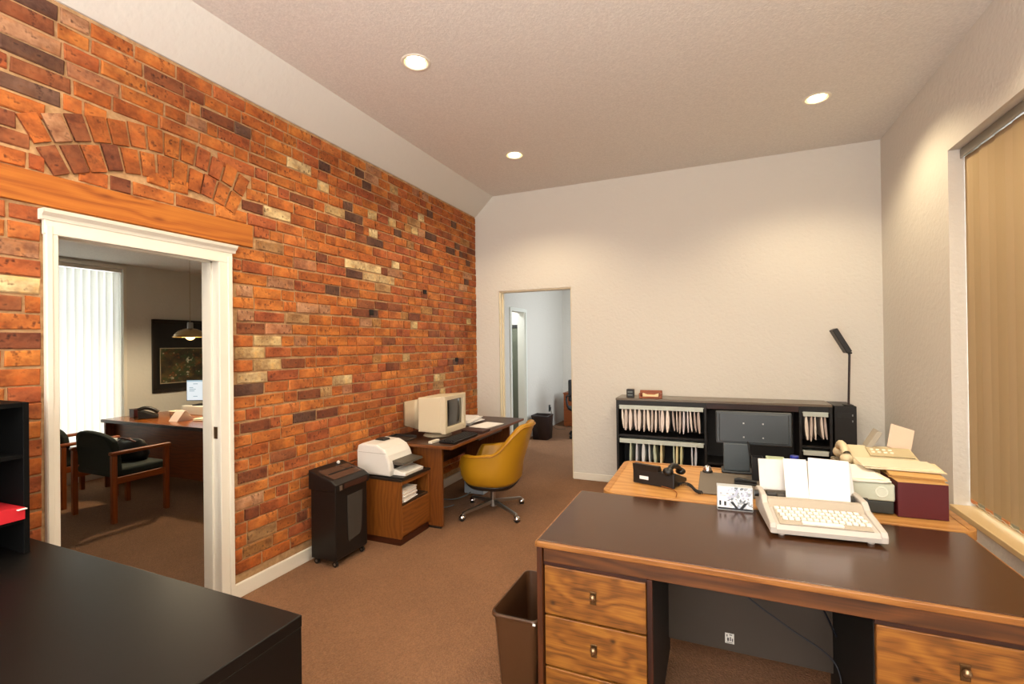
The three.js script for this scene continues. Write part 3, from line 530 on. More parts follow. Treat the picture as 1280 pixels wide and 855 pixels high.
// ---------------------------------------------------------------- typewriter
{
  const t = thing('typewriter', 'off-white electronic typewriter with raised paper support', 'typewriter', [3.062, DY, 2.905], 0.088);
  const m = std(0xb8b2aa, 0.45), m2 = std(0xa89e8e, 0.5), w = 0.19;
  // side outline as (z, y)
  mesh('body', [prismX([[0.158, 0.012], [0.162, 0.03], [0.150, 0.046], [-0.01, 0.072], [-0.01, 0.012]], -w, w, 0.004), bx(-w, w, 0.012, 0.07, -0.17, -0.005, 0.006)], m, t);
  mesh('side_cheek', prismX([[0.162, 0.014], [0.164, 0.036], [0.154, 0.052], [0.0, 0.082], [-0.03, 0.108], [-0.15, 0.112], [-0.172, 0.10], [-0.172, 0.014]], -w - 0.006, -w + 0.018, 0.005), m, t);
  mesh('side_cheek', prismX([[0.162, 0.014], [0.164, 0.036], [0.154, 0.052], [0.0, 0.082], [-0.03, 0.108], [-0.15, 0.112], [-0.172, 0.10], [-0.172, 0.014]], w - 0.018, w + 0.006, 0.005), m, t);
  mesh('front_cover', prismX([[0.012, 0.068], [-0.018, 0.096], [-0.045, 0.098], [-0.03, 0.07]], -w + 0.018, w - 0.018, 0.003), m2, t);
  mesh('carriage_well', bx(-w + 0.018, w - 0.018, 0.066, 0.074, -0.13, -0.03), std(0x6f6250, 0.7), t);
  const pl = new THREE.CylinderGeometry(0.016, 0.016, 0.33, 20); pl.rotateZ(Math.PI / 2); pl.translate(0, 0.094, -0.088); mesh('platen', pl, std(0x2a2622, 0.6), t);
  for (const s of [-1, 1]) { const k = new THREE.CylinderGeometry(0.014, 0.014, 0.02, 18); k.rotateZ(Math.PI / 2); k.translate(s * (w + 0.013), 0.094, -0.088); mesh('platen_knob', k, M.black, t); }
  mesh('print_head', bx(-0.128, -0.10, 0.074, 0.105, -0.07, -0.05, 0.004), std(0x3a342c, 0.6), t);
  const ps = bx(-0.182, 0.182, 0, 0.135, -0.003, 0.003, 0.002); ps.rotateX(-0.32); ps.translate(0, 0.10, -0.135); mesh('paper_support', ps, std(0xc9c8c6, 0.45), t);
  mesh('keyboard_deck', (() => { const g = bx(-0.160, 0.155, 0, 0.003, -0.066, 0.066, 0.001); g.rotateX(0.163); g.translate(0.0, 0.058, 0.084); return g; })(), m2, t);
  const keyM = std(0xeae4d8, 0.45), kg = prismY([[-0.0085, -0.0085], [0.0085, -0.0085], [0.0085, 0.0085], [-0.0085, 0.0085]], 0, 0.009, 0.0022), spaceG = bx(-0.07, 0.07, 0, 0.009, -0.0085, 0.0085, 0.002);
  for (let r = 0; r < 5; r++) for (let k = 0; k < (r === 4 ? 1 : 14); k++) {
    const q = mesh('key', r === 4 ? spaceG : kg, keyM, t), z = -0.052 + r * 0.0265;
    q.position.set(r === 4 ? -0.01 : -0.148 + r * 0.005 + k * 0.0217, 0.061 - 0.163 * z, 0.084 + z); q.rotation.x = 0.163;
  }
  for (const [x, z] of [[-0.15, 0.13], [0.15, 0.13], [-0.15, -0.115], [0.15, -0.115]]) mesh('foot', cyl(0.011, 0.013, 0.014, x, 0, z, 14), m, t);
}
function sheet(w, h, bend, name, mat, label, group, lines = true) {
  const g = new THREE.BoxGeometry(w, h, 0.0008, 1, 10, 1), p = g.attributes.position;
  for (let i = 0; i < p.count; i++) { const y = p.getY(i) / h + 0.5; p.setZ(i, p.getZ(i) - bend * y * y); p.setY(i, p.getY(i) + h / 2); }
  g.computeVertexNormals(); return tag(mesh(numbered(name), g, mat, scene), label, 'paper', group);
}
{
  const lined = s => canvasTex(128, 160, (c, w, h) => { c.fillStyle = '#f6f3ee'; c.fillRect(0, 0, w, h); c.fillStyle = s; for (let y = 22; y < h - 14; y += 9) c.fillRect(10, y, w - 24 - (y * 7) % 30, 1.6); });
  const a = sheet(0.088, 0.165, 0.008, 'typed_sheet', std(0xffffff, 0.85, { map: lined('#e3dfc8') }), 'narrow cream sheet standing in the typewriter', 'papers in the typewriter'); a.position.set(3.008, DY + 0.09, 2.844); a.rotation.set(-0.26, 0.088, 0.02);
  const b = sheet(0.150, 0.175, 0.008, 'typed_sheet', std(0xffffff, 0.85, { map: lined('#e0d5da') }), 'wide white typed sheet standing in the typewriter', 'papers in the typewriter'); b.position.set(3.125, DY + 0.088, 2.843); b.rotation.set(-0.24, 0.088, -0.03);
}
// ---------------------------------------------------------------- binder, machine, papers and fax on the oak desk
{
  const t = thing('binder_box', 'dark red document box lying at the end of the oak desk', 'box file', [3.492, OY, 2.565], 0.05);
  mesh('case', [bx(-0.088, 0.088, 0.002, 0.148, 0.082, 0.09, 0.002), bx(-0.088, 0.088, 0, 0.003, -0.11, 0.09), bx(-0.088, -0.083, 0.003, 0.148, -0.11, 0.082), bx(0.083, 0.088, 0.003, 0.148, -0.11, 0.082)], std(0x4e0c13, 0.45), t);
  mesh('contents', bx(-0.082, 0.082, 0.004, 0.14, -0.108, 0.081), std(0xc9b78e, 0.8), t);
  mesh('lid_flap', bx(-0.089, 0.089, 0.1485, 0.1515, -0.11, 0.091, 0.001), std(0xb98f52, 0.7), t);
  mesh('latch', bx(0.0885, 0.094, 0.05, 0.068, 0.05, 0.075, 0.002), M.black, t);
}
{
  const t = thing('adding_machine', 'pale grey-green desk machine with round emblem beside the dark red box', 'office machine', [3.325, OY, 2.53], 0.03);
  mesh('base_tray', bx(-0.082, 0.072, 0, 0.055, -0.18, 0.115, 0.006), std(0x2a2d28, 0.5), t);
  mesh('upper_case', bx(-0.085, 0.075, 0.056, 0.132, -0.18, 0.12, 0.008), std(0xb9bda9, 0.5), t);
  mesh('emblem', (() => { const g = new THREE.TorusGeometry(0.021, 0.0035, 8, 28); g.translate(0.025, 0.096, 0.1205); return g; })(), std(0xd6d8c6, 0.5), t);
  mesh('emblem_disc', (() => { const g = new THREE.CylinderGeometry(0.018, 0.018, 0.003, 24); g.rotateX(Math.PI / 2); g.translate(0.025, 0.096, 0.1205); return g; })(), std(0xc6c9b6, 0.5), t);
}
function pile(name, label, n, x0, x1, z0, z1, y, turn, mats, jit = 0.01, hh = 0.0035) {
  const t = thing(name, label, 'papers', [(x0 + x1) / 2, y, (z0 + z1) / 2], turn);
  const w = (x1 - x0) / 2, d = (z1 - z0) / 2;
  for (let i = 0; i < n; i++) { const s = mesh('sheet', bx(-w, w, 0, hh * 0.9, -d, d), mats[i % mats.length], t); s.position.set(rr(-jit, jit), i * hh, rr(-jit, jit)); s.rotation.y = rr(-1, 1) * jit * 5; }
  return t;
}
const pw = [std(0xf0e6d2, 0.85), std(0xeadbc0, 0.85), std(0xf3eee4, 0.85)];
pile('paper_pile', 'loose cream papers spread over the desk machine with emblem', 6, 3.20, 3.37, 2.40, 2.655, OY + 0.133, 0.10, pw, 0.012);
pile('paper_pile', 'tan envelope pile on the dark red box by window wall', 4, 3.41, 3.60, 2.45, 2.61, OY + 0.1525, -0.12, [std(0xb9894a, 0.8), std(0xc79a5a, 0.8)], 0.008);
pile('paper_pile', 'stack of cream letters by the fax machine along the window wall', 7, 3.45, 3.64, 2.345, 2.435, OY + 0.0005, 0.02, pw, 0.006, 0.0195);
pile('paper_pile', 'wide cream sheets bridging the fax machine and the red box', 4, 3.33, 3.62, 2.35, 2.53, OY + 0.168, -0.06, [std(0xdccaa2, 0.85), std(0xdccfb4, 0.85)], 0.015);
{
  const t = thing('fax_machine', 'beige fax machine with handset and paper tray at back of oak desk', 'fax machine', [3.47, OY, 2.19]); t.scale.y = 1.22;
  const m = std(0xd2c3a0, 0.5), m2 = std(0xb7a883, 0.55);
  mesh('body', [prismX([[0.13, 0.0], [0.13, 0.10], [0.09, 0.135], [-0.06, 0.165], [-0.13, 0.15], [-0.13, 0.0]], -0.14, 0.14, 0.008)], m, t);
  mesh('control_panel', (() => { const g = bx(-0.06, 0.125, 0, 0.004, -0.05, 0.05, 0.001); g.rotateX(0.2); g.translate(0, 0.152, 0.02); return g; })(), m2, t);
  mesh('handset', [tube([[-0.165, 0.145, 0.09], [-0.168, 0.168, 0.04], [-0.168, 0.168, -0.03], [-0.165, 0.148, -0.08]], 0.019, 24, 10), (() => { const g = new THREE.SphereGeometry(0.03, 16, 12); g.scale(1, 0.8, 1); g.translate(-0.165, 0.125, 0.085); return g.toNonIndexed(); })(), (() => { const g = new THREE.SphereGeometry(0.03, 16, 12); g.scale(1, 0.8, 1); g.translate(-0.165, 0.128, -0.075); return g.toNonIndexed(); })()], m, t);
  mesh('cradle', bx(-0.20, -0.138, 0.0, 0.10, -0.12, 0.12, 0.01), std(0x7d725c, 0.6), t);
  const tr = bx(-0.01, 0.09, 0, 0.105, -0.003, 0.003, 0.001); tr.rotateZ(-0.28); tr.rotateX(-0.35); tr.translate(0.05, 0.165, -0.05); mesh('paper_tray', tr, std(0xcbb49c, 0.6), t);
  const fl = bx(-0.012, 0.012, 0, 0.09, -0.04, 0.04, 0.002); fl.rotateZ(-0.6); fl.translate(-0.045, 0.158, -0.06); mesh('document_guide', fl, std(0x9a9384, 0.55), t);
  for (let i = 0; i < 8; i++) { const k = mesh('button', bx(-0.007, 0.007, 0, 0.006, -0.006, 0.006, 0.002), std(0xeee6d4, 0.5), t); k.position.set(-0.04 + (i % 4) * 0.026, 0.157 - 0.2 * (i < 4 ? 0 : 0.03), 0.005 + (i < 4 ? 0 : 0.03)); }
}
// ---------------------------------------------------------------- black filing bookcase against the doorway wall
{
  const t = thing('filing_bookcase', 'long low black bookcase with hanging file rails and a grey-brown top', 'bookcase', [1.757, 0, 0.016]);
  const w = 1.853, d = 0.334, h = 0.962, bm = std(0x0e0d0d, 0.5), rail = std(0xc2cbc4, 0.45);
  mesh('top_panel', bx(-0.004, w, h - 0.022, h, 0, d + 0.004, 0.003), std(0x6b5f50, 0.28), t);
  for (const x of [0, 0.826, 1.603, w - 0.022]) mesh('upright', bx(x, x + 0.022, 0, h - 0.022, 0, d, 0.002), bm, t);
  mesh('back_panel', bx(0.022, w - 0.022, 0.02, h - 0.022, 0.001, 0.01), std(0x0b0b0c, 0.7), t);
  mesh('plinth', bx(0.022, w - 0.022, 0, 0.06, d - 0.05, d - 0.03), bm, t);
  mesh('valance', bx(0.848, 1.603, h - 0.075, h - 0.022, d - 0.022, d - 0.006, 0.002), std(0x8a5a36, 0.45, { map: T.walnut }), t);
  for (const [a, b] of [[0.022, 0.826], [1.625, w - 0.022]]) {
    mesh('fascia', bx(a, b, h - 0.07, h - 0.022, d - 0.018, d - 0.004), bm, t);
    for (const y of [0.852, 0.513]) { mesh('file_rail', [bx(a + 0.008, b - 0.008, y, y + 0.042, d - 0.016, d - 0.002, 0.003), bx(a + 0.001, b - 0.001, y + 0.03, y + 0.036, 0.03, d - 0.016)], rail, t); }
    mesh('shelf', bx(a, b, 0.575, 0.595, 0.01, d - 0.02), bm, t); mesh('shelf', bx(a, b, 0.20, 0.22, 0.01, d - 0.02), bm, t);
  }
  mesh('shelf', bx(0.848, 1.603, 0.36, 0.38, 0.01, d - 0.02), bm, t);
}
{ // lateral hanging files, each a folded sleeve that sags to a soft point
  const tones = [0xe2d7cf, 0xd8cdc6, 0xcbbfb8, 0xefe6dc, 0xb9aca6, 0xd9d2d6].map(c => std(c, 0.85));
  const cols = [0xded3a8, 0xc9cba0, 0xb9c4ae, 0xc3c2d4, 0xd3d8dc, 0xc5cbd6].map(c => std(c, 0.85));
  const make = (w, L, bend) => { const p = []; const N = 8; for (let k = 0; k <= N; k++) { const v = k / N; p.push([bend * v * v - w * Math.pow(Math.sin(Math.PI * (0.12 + 0.80 * v)), 0.7), -L * v]); } for (let k = N; k >= 0; k--) { const v = k / N; p.push([bend * v * v + w * Math.pow(Math.sin(Math.PI * (0.12 + 0.80 * v)), 0.7), -L * v]); } return prism(p, -0.26, 0, 0.001); };
  const geos = [make(0.007, 0.20, 0.004), make(0.010, 0.215, -0.006), make(0.013, 0.205, 0.010), make(0.016, 0.21, -0.004), make(0.009, 0.19, 0.014)];
  const hang = (x, y, g, m, grp, label) => { const s = solo('hanging_file', geos[g], m, label, 'file folder', grp); s.position.set(x, y, 0.345); };
  let x = 1.805; const G1 = 'files on the upper rail of the wide bay', L1 = 'pale hanging file on the upper rail of the wide bookcase bay';
  while (x < 2.535) { const g = Math.floor(rnd() * 5); hang(x + 0.012, 0.850, g, pick(tones), G1, L1); x += [0.024, 0.032, 0.036, 0.042, 0.032][g] + rr(0, 0.008); }
  const G2 = 'files on the lower rail of the wide bay', L2 = 'pale hanging file on the lower rail of the wide bookcase bay';
  for (const [q, g] of [[1.895, 1], [1.955, 1], [2.02, 3], [2.075, 0], [2.125, 2], [2.19, 1], [2.305, 0], [2.335, 1], [2.375, 1], [2.47, 0], [2.505, 1]]) hang(q, 0.511, g, pick(cols), G2, L2);
  const G3 = 'files on the narrow bay rail', L3 = 'pale hanging file in the narrow bookcase bay by the window';
  for (const [q, g] of [[3.415, 2], [3.455, 1], [3.482, 0], [3.53, 4], [3.556, 4]]) hang(q, 0.850, g, pick(tones), G3, L3);
}
const KY = 0.9625;
{
  const t = thing('desk_clock', 'small black upright clock on the bookcase top', 'clock', [1.893, KY, 0.29]);
  mesh('case', bx(-0.037, 0.037, 0, 0.088, -0.03, 0.03, 0.006), M.black, t);
  for (const y of [0.03, 0.06]) mesh('readout', bx(-0.024, 0.024, y - 0.006, y + 0.006, 0.0295, 0.031, 0.001), std(0x6d7672, 0.4), t);
}
{
  const t = thing('card_holder', 'small reddish wooden card holder on the bookcase top', 'card holder', [2.09, KY, 0.29]);
  mesh('block', [bx(-0.11, 0.11, 0, 0.018, -0.035, 0.04, 0.004), prism([[-0.11, 0.018], [0.11, 0.018], [0.108, 0.078], [-0.105, 0.078]], -0.035, -0.02, 0.003), bx(-0.11, -0.095, 0.018, 0.05, -0.02, 0.03), bx(0.095, 0.11, 0.018, 0.05, -0.02, 0.03)], std(0xe4b48c, 0.4, { map: T.cabwood }), t);
  mesh('cards', prism([[-0.075, 0.019], [0.075, 0.019], [0.075, 0.05], [0.035, 0.036], [-0.035, 0.036], [-0.075, 0.05]], -0.018, 0.025, 0.001), std(0xf0dcae, 0.7), t);
}
{
  const t = thing('computer_tower', 'black computer tower standing at the end of the bookcase', 'computer', [3.70, 0, 0.23]);
  mesh('plinth_stand', bx(-0.075, 0.075, 0, 0.50, -0.2, 0.12, 0.004), std(0x121212, 0.6), t);
  mesh('case', bx(-0.08, 0.08, 0.5, 0.958, -0.2, 0.14, 0.006), std(0x0b0b0c, 0.4), t);
  for (const [x, y] of [[0.05, 0.88], [0.05, 0.83]]) mesh('status_button', bx(x - 0.004, x + 0.004, y - 0.008, y + 0.008, 0.139, 0.142, 0.001), std(0x8b8f90, 0.4), t);
  mesh('drive_slot', bx(-0.06, 0.035, 0.86, 0.90, 0.1395, 0.1415, 0.001), std(0x17181a, 0.3), t);
}
{
  const t = thing('task_lamp', 'black pole task lamp with flat tilted head on the computer tower', 'lamp', [3.735, 0.9585, 0.31]);
  mesh('base', bx(-0.04, 0.03, 0, 0.008, -0.04, 0.04, 0.003), M.black, t);
  mesh('pole', rod([0, 0.005, 0], [0.012, 0.44, 0.0], 0.009, 12), std(0x2a1c18, 0.4), t);
  mesh('joint', [rod([0.012, 0.43, 0], [-0.006, 0.475, 0], 0.007), rod([0.0, 0.445, 0], [0.03, 0.45, 0], 0.008)], M.black, t);
  const hd = bx(-0.021, 0.021, 0, 0.225, -0.07, 0.07, 0.006); hd.rotateZ(0.48); hd.translate(0.0, 0.455, 0.0); mesh('lamp_head', hd, std(0x141110, 0.5), t);
}
// ---------------------------------------------------------------- shredder, printer stand, printer
{
  const t = thing('paper_shredder', 'tall black paper shredder on castors beside the brick wall', 'shredder', [0.0, 0, 0]);
  const m = std(0x0c0c0d, 0.4), z0 = 2.372, z1 = 2.70, x0 = 0.075, x1 = 0.30;
  mesh('bin', prism([[x0, 0.045], [x1 - 0.012, 0.045], [x1, 0.06], [x1, 0.52], [x0, 0.52]], z0 + 0.006, z1 - 0.006, 0.006), m, t);
  mesh('head', prism([[x0 - 0.012, 0.521], [x1 + 0.012, 0.521], [x1 + 0.014, 0.572], [x1 - 0.03, 0.598], [x0 + 0.05, 0.638], [x0 - 0.012, 0.655]], z0 - 0.006, z1 + 0.004, 0.008), m, t);
  const slope = Math.atan2(-0.04, 0.145);
  const strip = bx(-0.075, 0.075, 0, 0.004, z0 + 0.02, z1 - 0.03, 0.001); strip.rotateZ(slope); strip.translate((x0 + x1) / 2 + 0.008, 0.6175, 0); mesh('feed_plate', strip, std(0x4d3a30, 0.25), t);
  const sl = bx(-0.006, 0.006, 0, 0.003, z0 + 0.04, z1 - 0.05, 0.001); sl.rotateZ(slope); sl.translate((x0 + x1) / 2 + 0.01, 0.6215, 0); mesh('feed_slot', sl, std(0x050505, 0.8), t);
  mesh('control_knob', (() => { const g = new THREE.SphereGeometry(0.013, 14, 10); g.translate(x0 + 0.02, 0.655, z0 + 0.075); return g.toNonIndexed(); })(), std(0xcfcfca, 0.3), t);
  mesh('badge', bx(x1 + 0.0125, x1 + 0.0155, 0.528, 0.562, z1 - 0.055, z1 - 0.03, 0.001), M.steel, t);
  mesh('front_strip', bx(x1 + 0.0122, x1 + 0.0145, 0.53, 0.565, z0 + 0.02, z1 - 0.075, 0.001), std(0x3a2017, 0.35), t);
  mesh('viewing_window', prismX([[z0 + 0.06, 0.47], [z1 - 0.115, 0.47], [z1 - 0.12, 0.17], [z1 - 0.13, 0.145], [z0 + 0.085, 0.165], [z0 + 0.07, 0.21]], x1 + 0.0005, x1 + 0.004, 0.001), std(0x3c3a37, 0.12), t);
  for (const [x, z] of [[x0 + 0.03, z0 + 0.03], [x0 + 0.03, z1 - 0.03], [x1 - 0.03, z0 + 0.03], [x1 - 0.03, z1 - 0.03]]) {
    const c = new THREE.CylinderGeometry(0.02, 0.02, 0.016, 16); c.rotateX(Math.PI / 2); c.translate(x, 0.02, z); const k = mesh('castor', c, std(0x1a1a1a, 0.4), t);
    mesh('castor_hub', (() => { const g = new THREE.CylinderGeometry(0.009, 0.009, 0.02, 12); g.rotateX(Math.PI / 2); g.translate(x, 0.02, z); return g; })(), M.steel, k);
  }
}
{
  const t = thing('printer_stand', 'low wooden cabinet with open shelf under the printer', 'cabinet', [0, 0, 0]);
  const m = std(0xccb8a4, 0.42, { map: T.cabwood }), x0 = 0.045, x1 = 0.492, z0 = 1.826, z1 = 2.226, th = 0.018;
  mesh('top', bx(x0, x1 + 0.006, 0.484, 0.5, z0 - 0.002, z1 + 0.004, 0.003), std(0x2a201a, 0.35), t);
  mesh('side', bx(x0, x1, 0.05, 0.484, z1 - th, z1, 0.002, true), m, t); mesh('side', bx(x0, x1, 0.05, 0.484, z0, z0 + th, 0.002, true), m, t);
  mesh('bottom', bx(x0, x1 - 0.02, 0.05, 0.068, z0 + th, z1 - th), m, t); mesh('back', bx(x0, x0 + 0.01, 0.068, 0.484, z0 + th, z1 - th), m, t);
  mesh('shelf', bx(x0 + 0.01, x1 - 0.012, 0.292, 0.31, z0 + th, z1 - th, 0.002), std(0x3a2818, 0.5), t);
  mesh('top_rail', bx(x1 - 0.02, x1 - 0.002, 0.455, 0.484, z0 + th, z1 - th), m, t);
  mesh('door', bx(x1 - 0.018, x1 + 0.001, 0.07, 0.292, z0 + th + 0.001, z1 - th - 0.001, 0.003), std(0xccb8a4, 0.42, { map: T.cabwood }), t);
  mesh('plinth', bx(x0 + 0.02, x1 - 0.012, 0, 0.05, z0 + 0.01, z1 - 0.006), std(0x6d4a2c, 0.5, { map: T.cabwood }), t);
}
pile('paper_stack', 'white paper stack on the open shelf of the printer cabinet', 12, 0.27, 0.475, 1.99, 2.19, 0.311, 0.1, [std(0xf2efea, 0.85), std(0xe2e2e2, 0.85), std(0xf6e9dd, 0.85)], 0.012, 0.0075);
{
  const t = thing('laser_printer', 'white laser printer with grey output tray on wooden cabinet', 'printer', [0.07, 0.5005, 2.057]); t.scale.set(1.03, 1.12, 1);
  const m = std(0xdedbd4, 0.45), dk = std(0x4c483f, 0.5);
  // outline in (x, y) pushed along z
  mesh('body', prism([[0, 0.012], [0.30, 0.012], [0.31, 0.05], [0.305, 0.10], [0.285, 0.15], [0.25, 0.195], [0.18, 0.222], [0.05, 0.226], [0.01, 0.21], [0, 0.17]], -0.148, 0.165, 0.014), m, t);
  mesh('foot_tray', bx(0.01, 0.415, 0.0, 0.012, -0.145, 0.15, 0.004), std(0x26231f, 0.5), t);
  mesh('paper_lip', prism([[0.30, 0.013], [0.41, 0.013], [0.415, 0.032], [0.31, 0.05]], -0.13, 0.11, 0.003), M.white, t);
  mesh('output_tray', prism([[0.27, 0.088], [0.36, 0.082], [0.405, 0.09], [0.40, 0.104], [0.34, 0.108], [0.27, 0.118]], -0.14, 0.12, 0.006), dk, t);
  mesh('tray_recess', bx(0.296, 0.318, 0.058, 0.09, -0.135, 0.115, 0.003), std(0x1d1b19, 0.7), t);
  mesh('top_vent', prism([[0.06, 0.226], [0.15, 0.223], [0.14, 0.236], [0.075, 0.238]], -0.06, 0.02, 0.003), std(0x1a1a1a, 0.5), t);
  mesh('seam', bx(0.02, 0.275, 0.164, 0.168, 0.1645, 0.1665, 0.0008), std(0xb5b0a6, 0.6), t);
}
// ---------------------------------------------------------------- computer desk and its things
const CY = 0.705;
{
  const t = thing('computer_desk', 'brown wooden computer desk standing along the brick wall', 'desk', [0, 0, 0]);
  const m = std(0xb49c84, 0.42, { map: T.cabwood }), tp = std(0xb09070, 0.4, { map: T.walnut });
  mesh('desk_top', bx(0.028, 0.74, 0.679, CY, 0.34, 1.90, 0.004), tp, t);
  mesh('end_panel', bx(0.05, 0.605, 0.02, 0.679, 1.795, 1.822, 0.003, true), m, t); mesh('end_panel', bx(0.05, 0.605, 0.02, 0.679, 0.40, 0.427, 0.003, true), m, t);
  mesh('panel_foot', bx(0.07, 0.585, 0, 0.02, 1.80, 1.817), std(0x1b120c, 0.6), t); mesh('panel_foot', bx(0.07, 0.585, 0, 0.02, 0.405, 0.422), std(0x1b120c, 0.6), t);
  mesh('back_rail', bx(0.055, 0.073, 0.30, 0.679, 0.427, 1.795), tp, t);
  mesh('edge_band', [bx(0.738, 0.745, 0.68, CY - 0.001, 0.34, 1.90, 0.002), bx(0.028, 0.745, 0.68, CY - 0.001, 1.898, 1.905, 0.002)], m, t);
  mesh('pencil_drawer', bx(0.30, 0.60, 0.60, 0.678, 0.60, 1.15, 0.004), std(0x6b4a30, 0.45, { map: T.walnut }), t);
}
{
  const t = thing('crt_monitor', 'boxy beige tube monitor on the computer desk', 'monitor', [0.0, CY + 0.0005, 1.487], 0.0);
  const m = std(0xcdbfa2, 0.5), m2 = std(0xbfae8f, 0.55);
  mesh('swivel_base', [cyl(0.13, 0.11, 0.02, 0.36, 0, 0, 28), cyl(0.07, 0.09, 0.028, 0.36, 0.02, 0, 24)], m2, t);
  mesh('bezel', (() => { const s = new THREE.Shape([[-0.183, 0.045], [0.183, 0.045], [0.186, 0.37], [-0.186, 0.37]].map(p => new THREE.Vector2(...p))); s.holes.push(new THREE.Path([[-0.142, 0.098], [0.142, 0.098], [0.143, 0.332], [-0.143, 0.332]].map(p => new THREE.Vector2(...p)))); const g = new THREE.ExtrudeGeometry(s, { depth: 0.03, bevelEnabled: true, bevelThickness: 0.006, bevelSize: 0.006, bevelOffset: -0.006, bevelSegments: 2 }); g.rotateY(Math.PI / 2); g.translate(0.515, 0, 0); return uvBox(g); })(), m, t);
  mesh('housing', [prism([[0.27, 0.05], [0.512, 0.048], [0.512, 0.368], [0.27, 0.35]], -0.182, 0.182, 0.012)], m, t);
  mesh('rear_cover', (() => { const q = (x, hz, y0, y1) => [[x, y0, -hz], [x, y0, hz], [x, y1, hz], [x, y1, -hz]]; return skin([q(0.274, 0.001, 0.2, 0.201), q(0.274, 0.165, 0.065, 0.335), q(0.20, 0.15, 0.075, 0.322), q(0.10, 0.13, 0.085, 0.305), q(0.075, 0.125, 0.09, 0.30), q(0.075, 0.001, 0.2, 0.201)]); })(), m2, t);
  mesh('screen', (() => { const g = new THREE.PlaneGeometry(0.30, 0.25, 14, 12), p = g.attributes.position; for (let i = 0; i < p.count; i++) p.setZ(i, -0.35 * (p.getX(i) ** 2 + p.getY(i) ** 2)); g.computeVertexNormals(); g.rotateY(Math.PI / 2); g.translate(0.535, 0.215, 0); return g.toNonIndexed(); })(), phys(0x0e100d, 0.12, { clearcoat: 1, clearcoatRoughness: 0.05 }), t);
  mesh('power_button', bx(0.549, 0.554, 0.062, 0.072, -0.15, -0.13, 0.001), m2, t);
}
{
  const t = thing('keyboard', 'black keyboard in front of the beige tube monitor', 'keyboard', [0.645, CY + 0.0005, 1.60], 0.0);
  mesh('case', bx(-0.075, 0.075, 0, 0.018, -0.21, 0.21, 0.006), M.black, t);
  const kg = prismY([[-0.0078, -0.0078], [0.0078, -0.0078], [0.0078, 0.0078], [-0.0078, 0.0078]], 0, 0.008, 0.002), km = std(0x1c1c1e, 0.5);
  for (let r = 0; r < 5; r++) for (let c = 0; c < 20; c++) { const k = mesh('key', kg, km, t); k.position.set(-0.052 + r * 0.026, 0.0175, -0.19 + c * 0.02); }
}
solo('label_strip', [bx(0.50, 0.535, CY + 0.0005, CY + 0.02, 1.74, 1.86, 0.004)], std(0xd9d2c2, 0.5), 'small beige box by the end of the black keyboard', 'box');
solo('document_tray', [bx(0.06, 0.28, CY + 0.0005, CY + 0.012, 1.70, 1.87, 0.004), bx(0.06, 0.068, CY + 0.012, CY + 0.03, 1.70, 1.87), bx(0.068, 0.28, CY + 0.012, CY + 0.03, 1.70, 1.708)], std(0x2c2622, 0.5), 'dark shallow tray behind the white printer', 'tray');
pile('paper_pile', 'white papers heaped past the tube monitor on computer desk', 9, 0.09, 0.38, 0.62, 1.02, CY + 0.0005, 0.08, [M.paper, std(0xf4e6da, 0.85), std(0xe9e6e2, 0.85)], 0.03, 0.006);
pile('paper_pile', 'few loose white sheets at the front of computer desk', 3, 0.47, 0.68, 0.76, 1.05, CY + 0.0005, -0.1, [M.paper], 0.012, 0.003);
solo('dark_folder', [bx(0.50, 0.72, CY + 0.0005, CY + 0.018, 1.14, 1.30, 0.003)], std(0x3a211b, 0.5), 'dark brown folder on the front edge of computer desk', 'folder');
solo('floor_box', [bx(0.30, 0.52, 0.0, 0.13, 0.78, 0.90, 0.008), bx(0.34, 0.48, 0.1305, 0.136, 0.80, 0.88, 0.002)], std(0xb4c0c8, 0.5), 'pale blue-grey box on the floor under computer desk', 'box');
solo('desk_cable', [tube([[0.16, 0.62, 1.30], [0.17, 0.3, 1.32], [0.22, 0.05, 1.25], [0.30, 0.01, 1.15], [0.36, 0.006, 1.02], [0.38, 0.02, 0.91]], 0.005, 50), tube([[0.22, 0.6, 1.5], [0.23, 0.25, 1.48], [0.28, 0.02, 1.42], [0.36, 0.007, 1.36], [0.40, 0.007, 1.28]], 0.004, 50)], std(0x6e7478, 0.5), 'grey cables hanging down under the computer desk', 'cable');

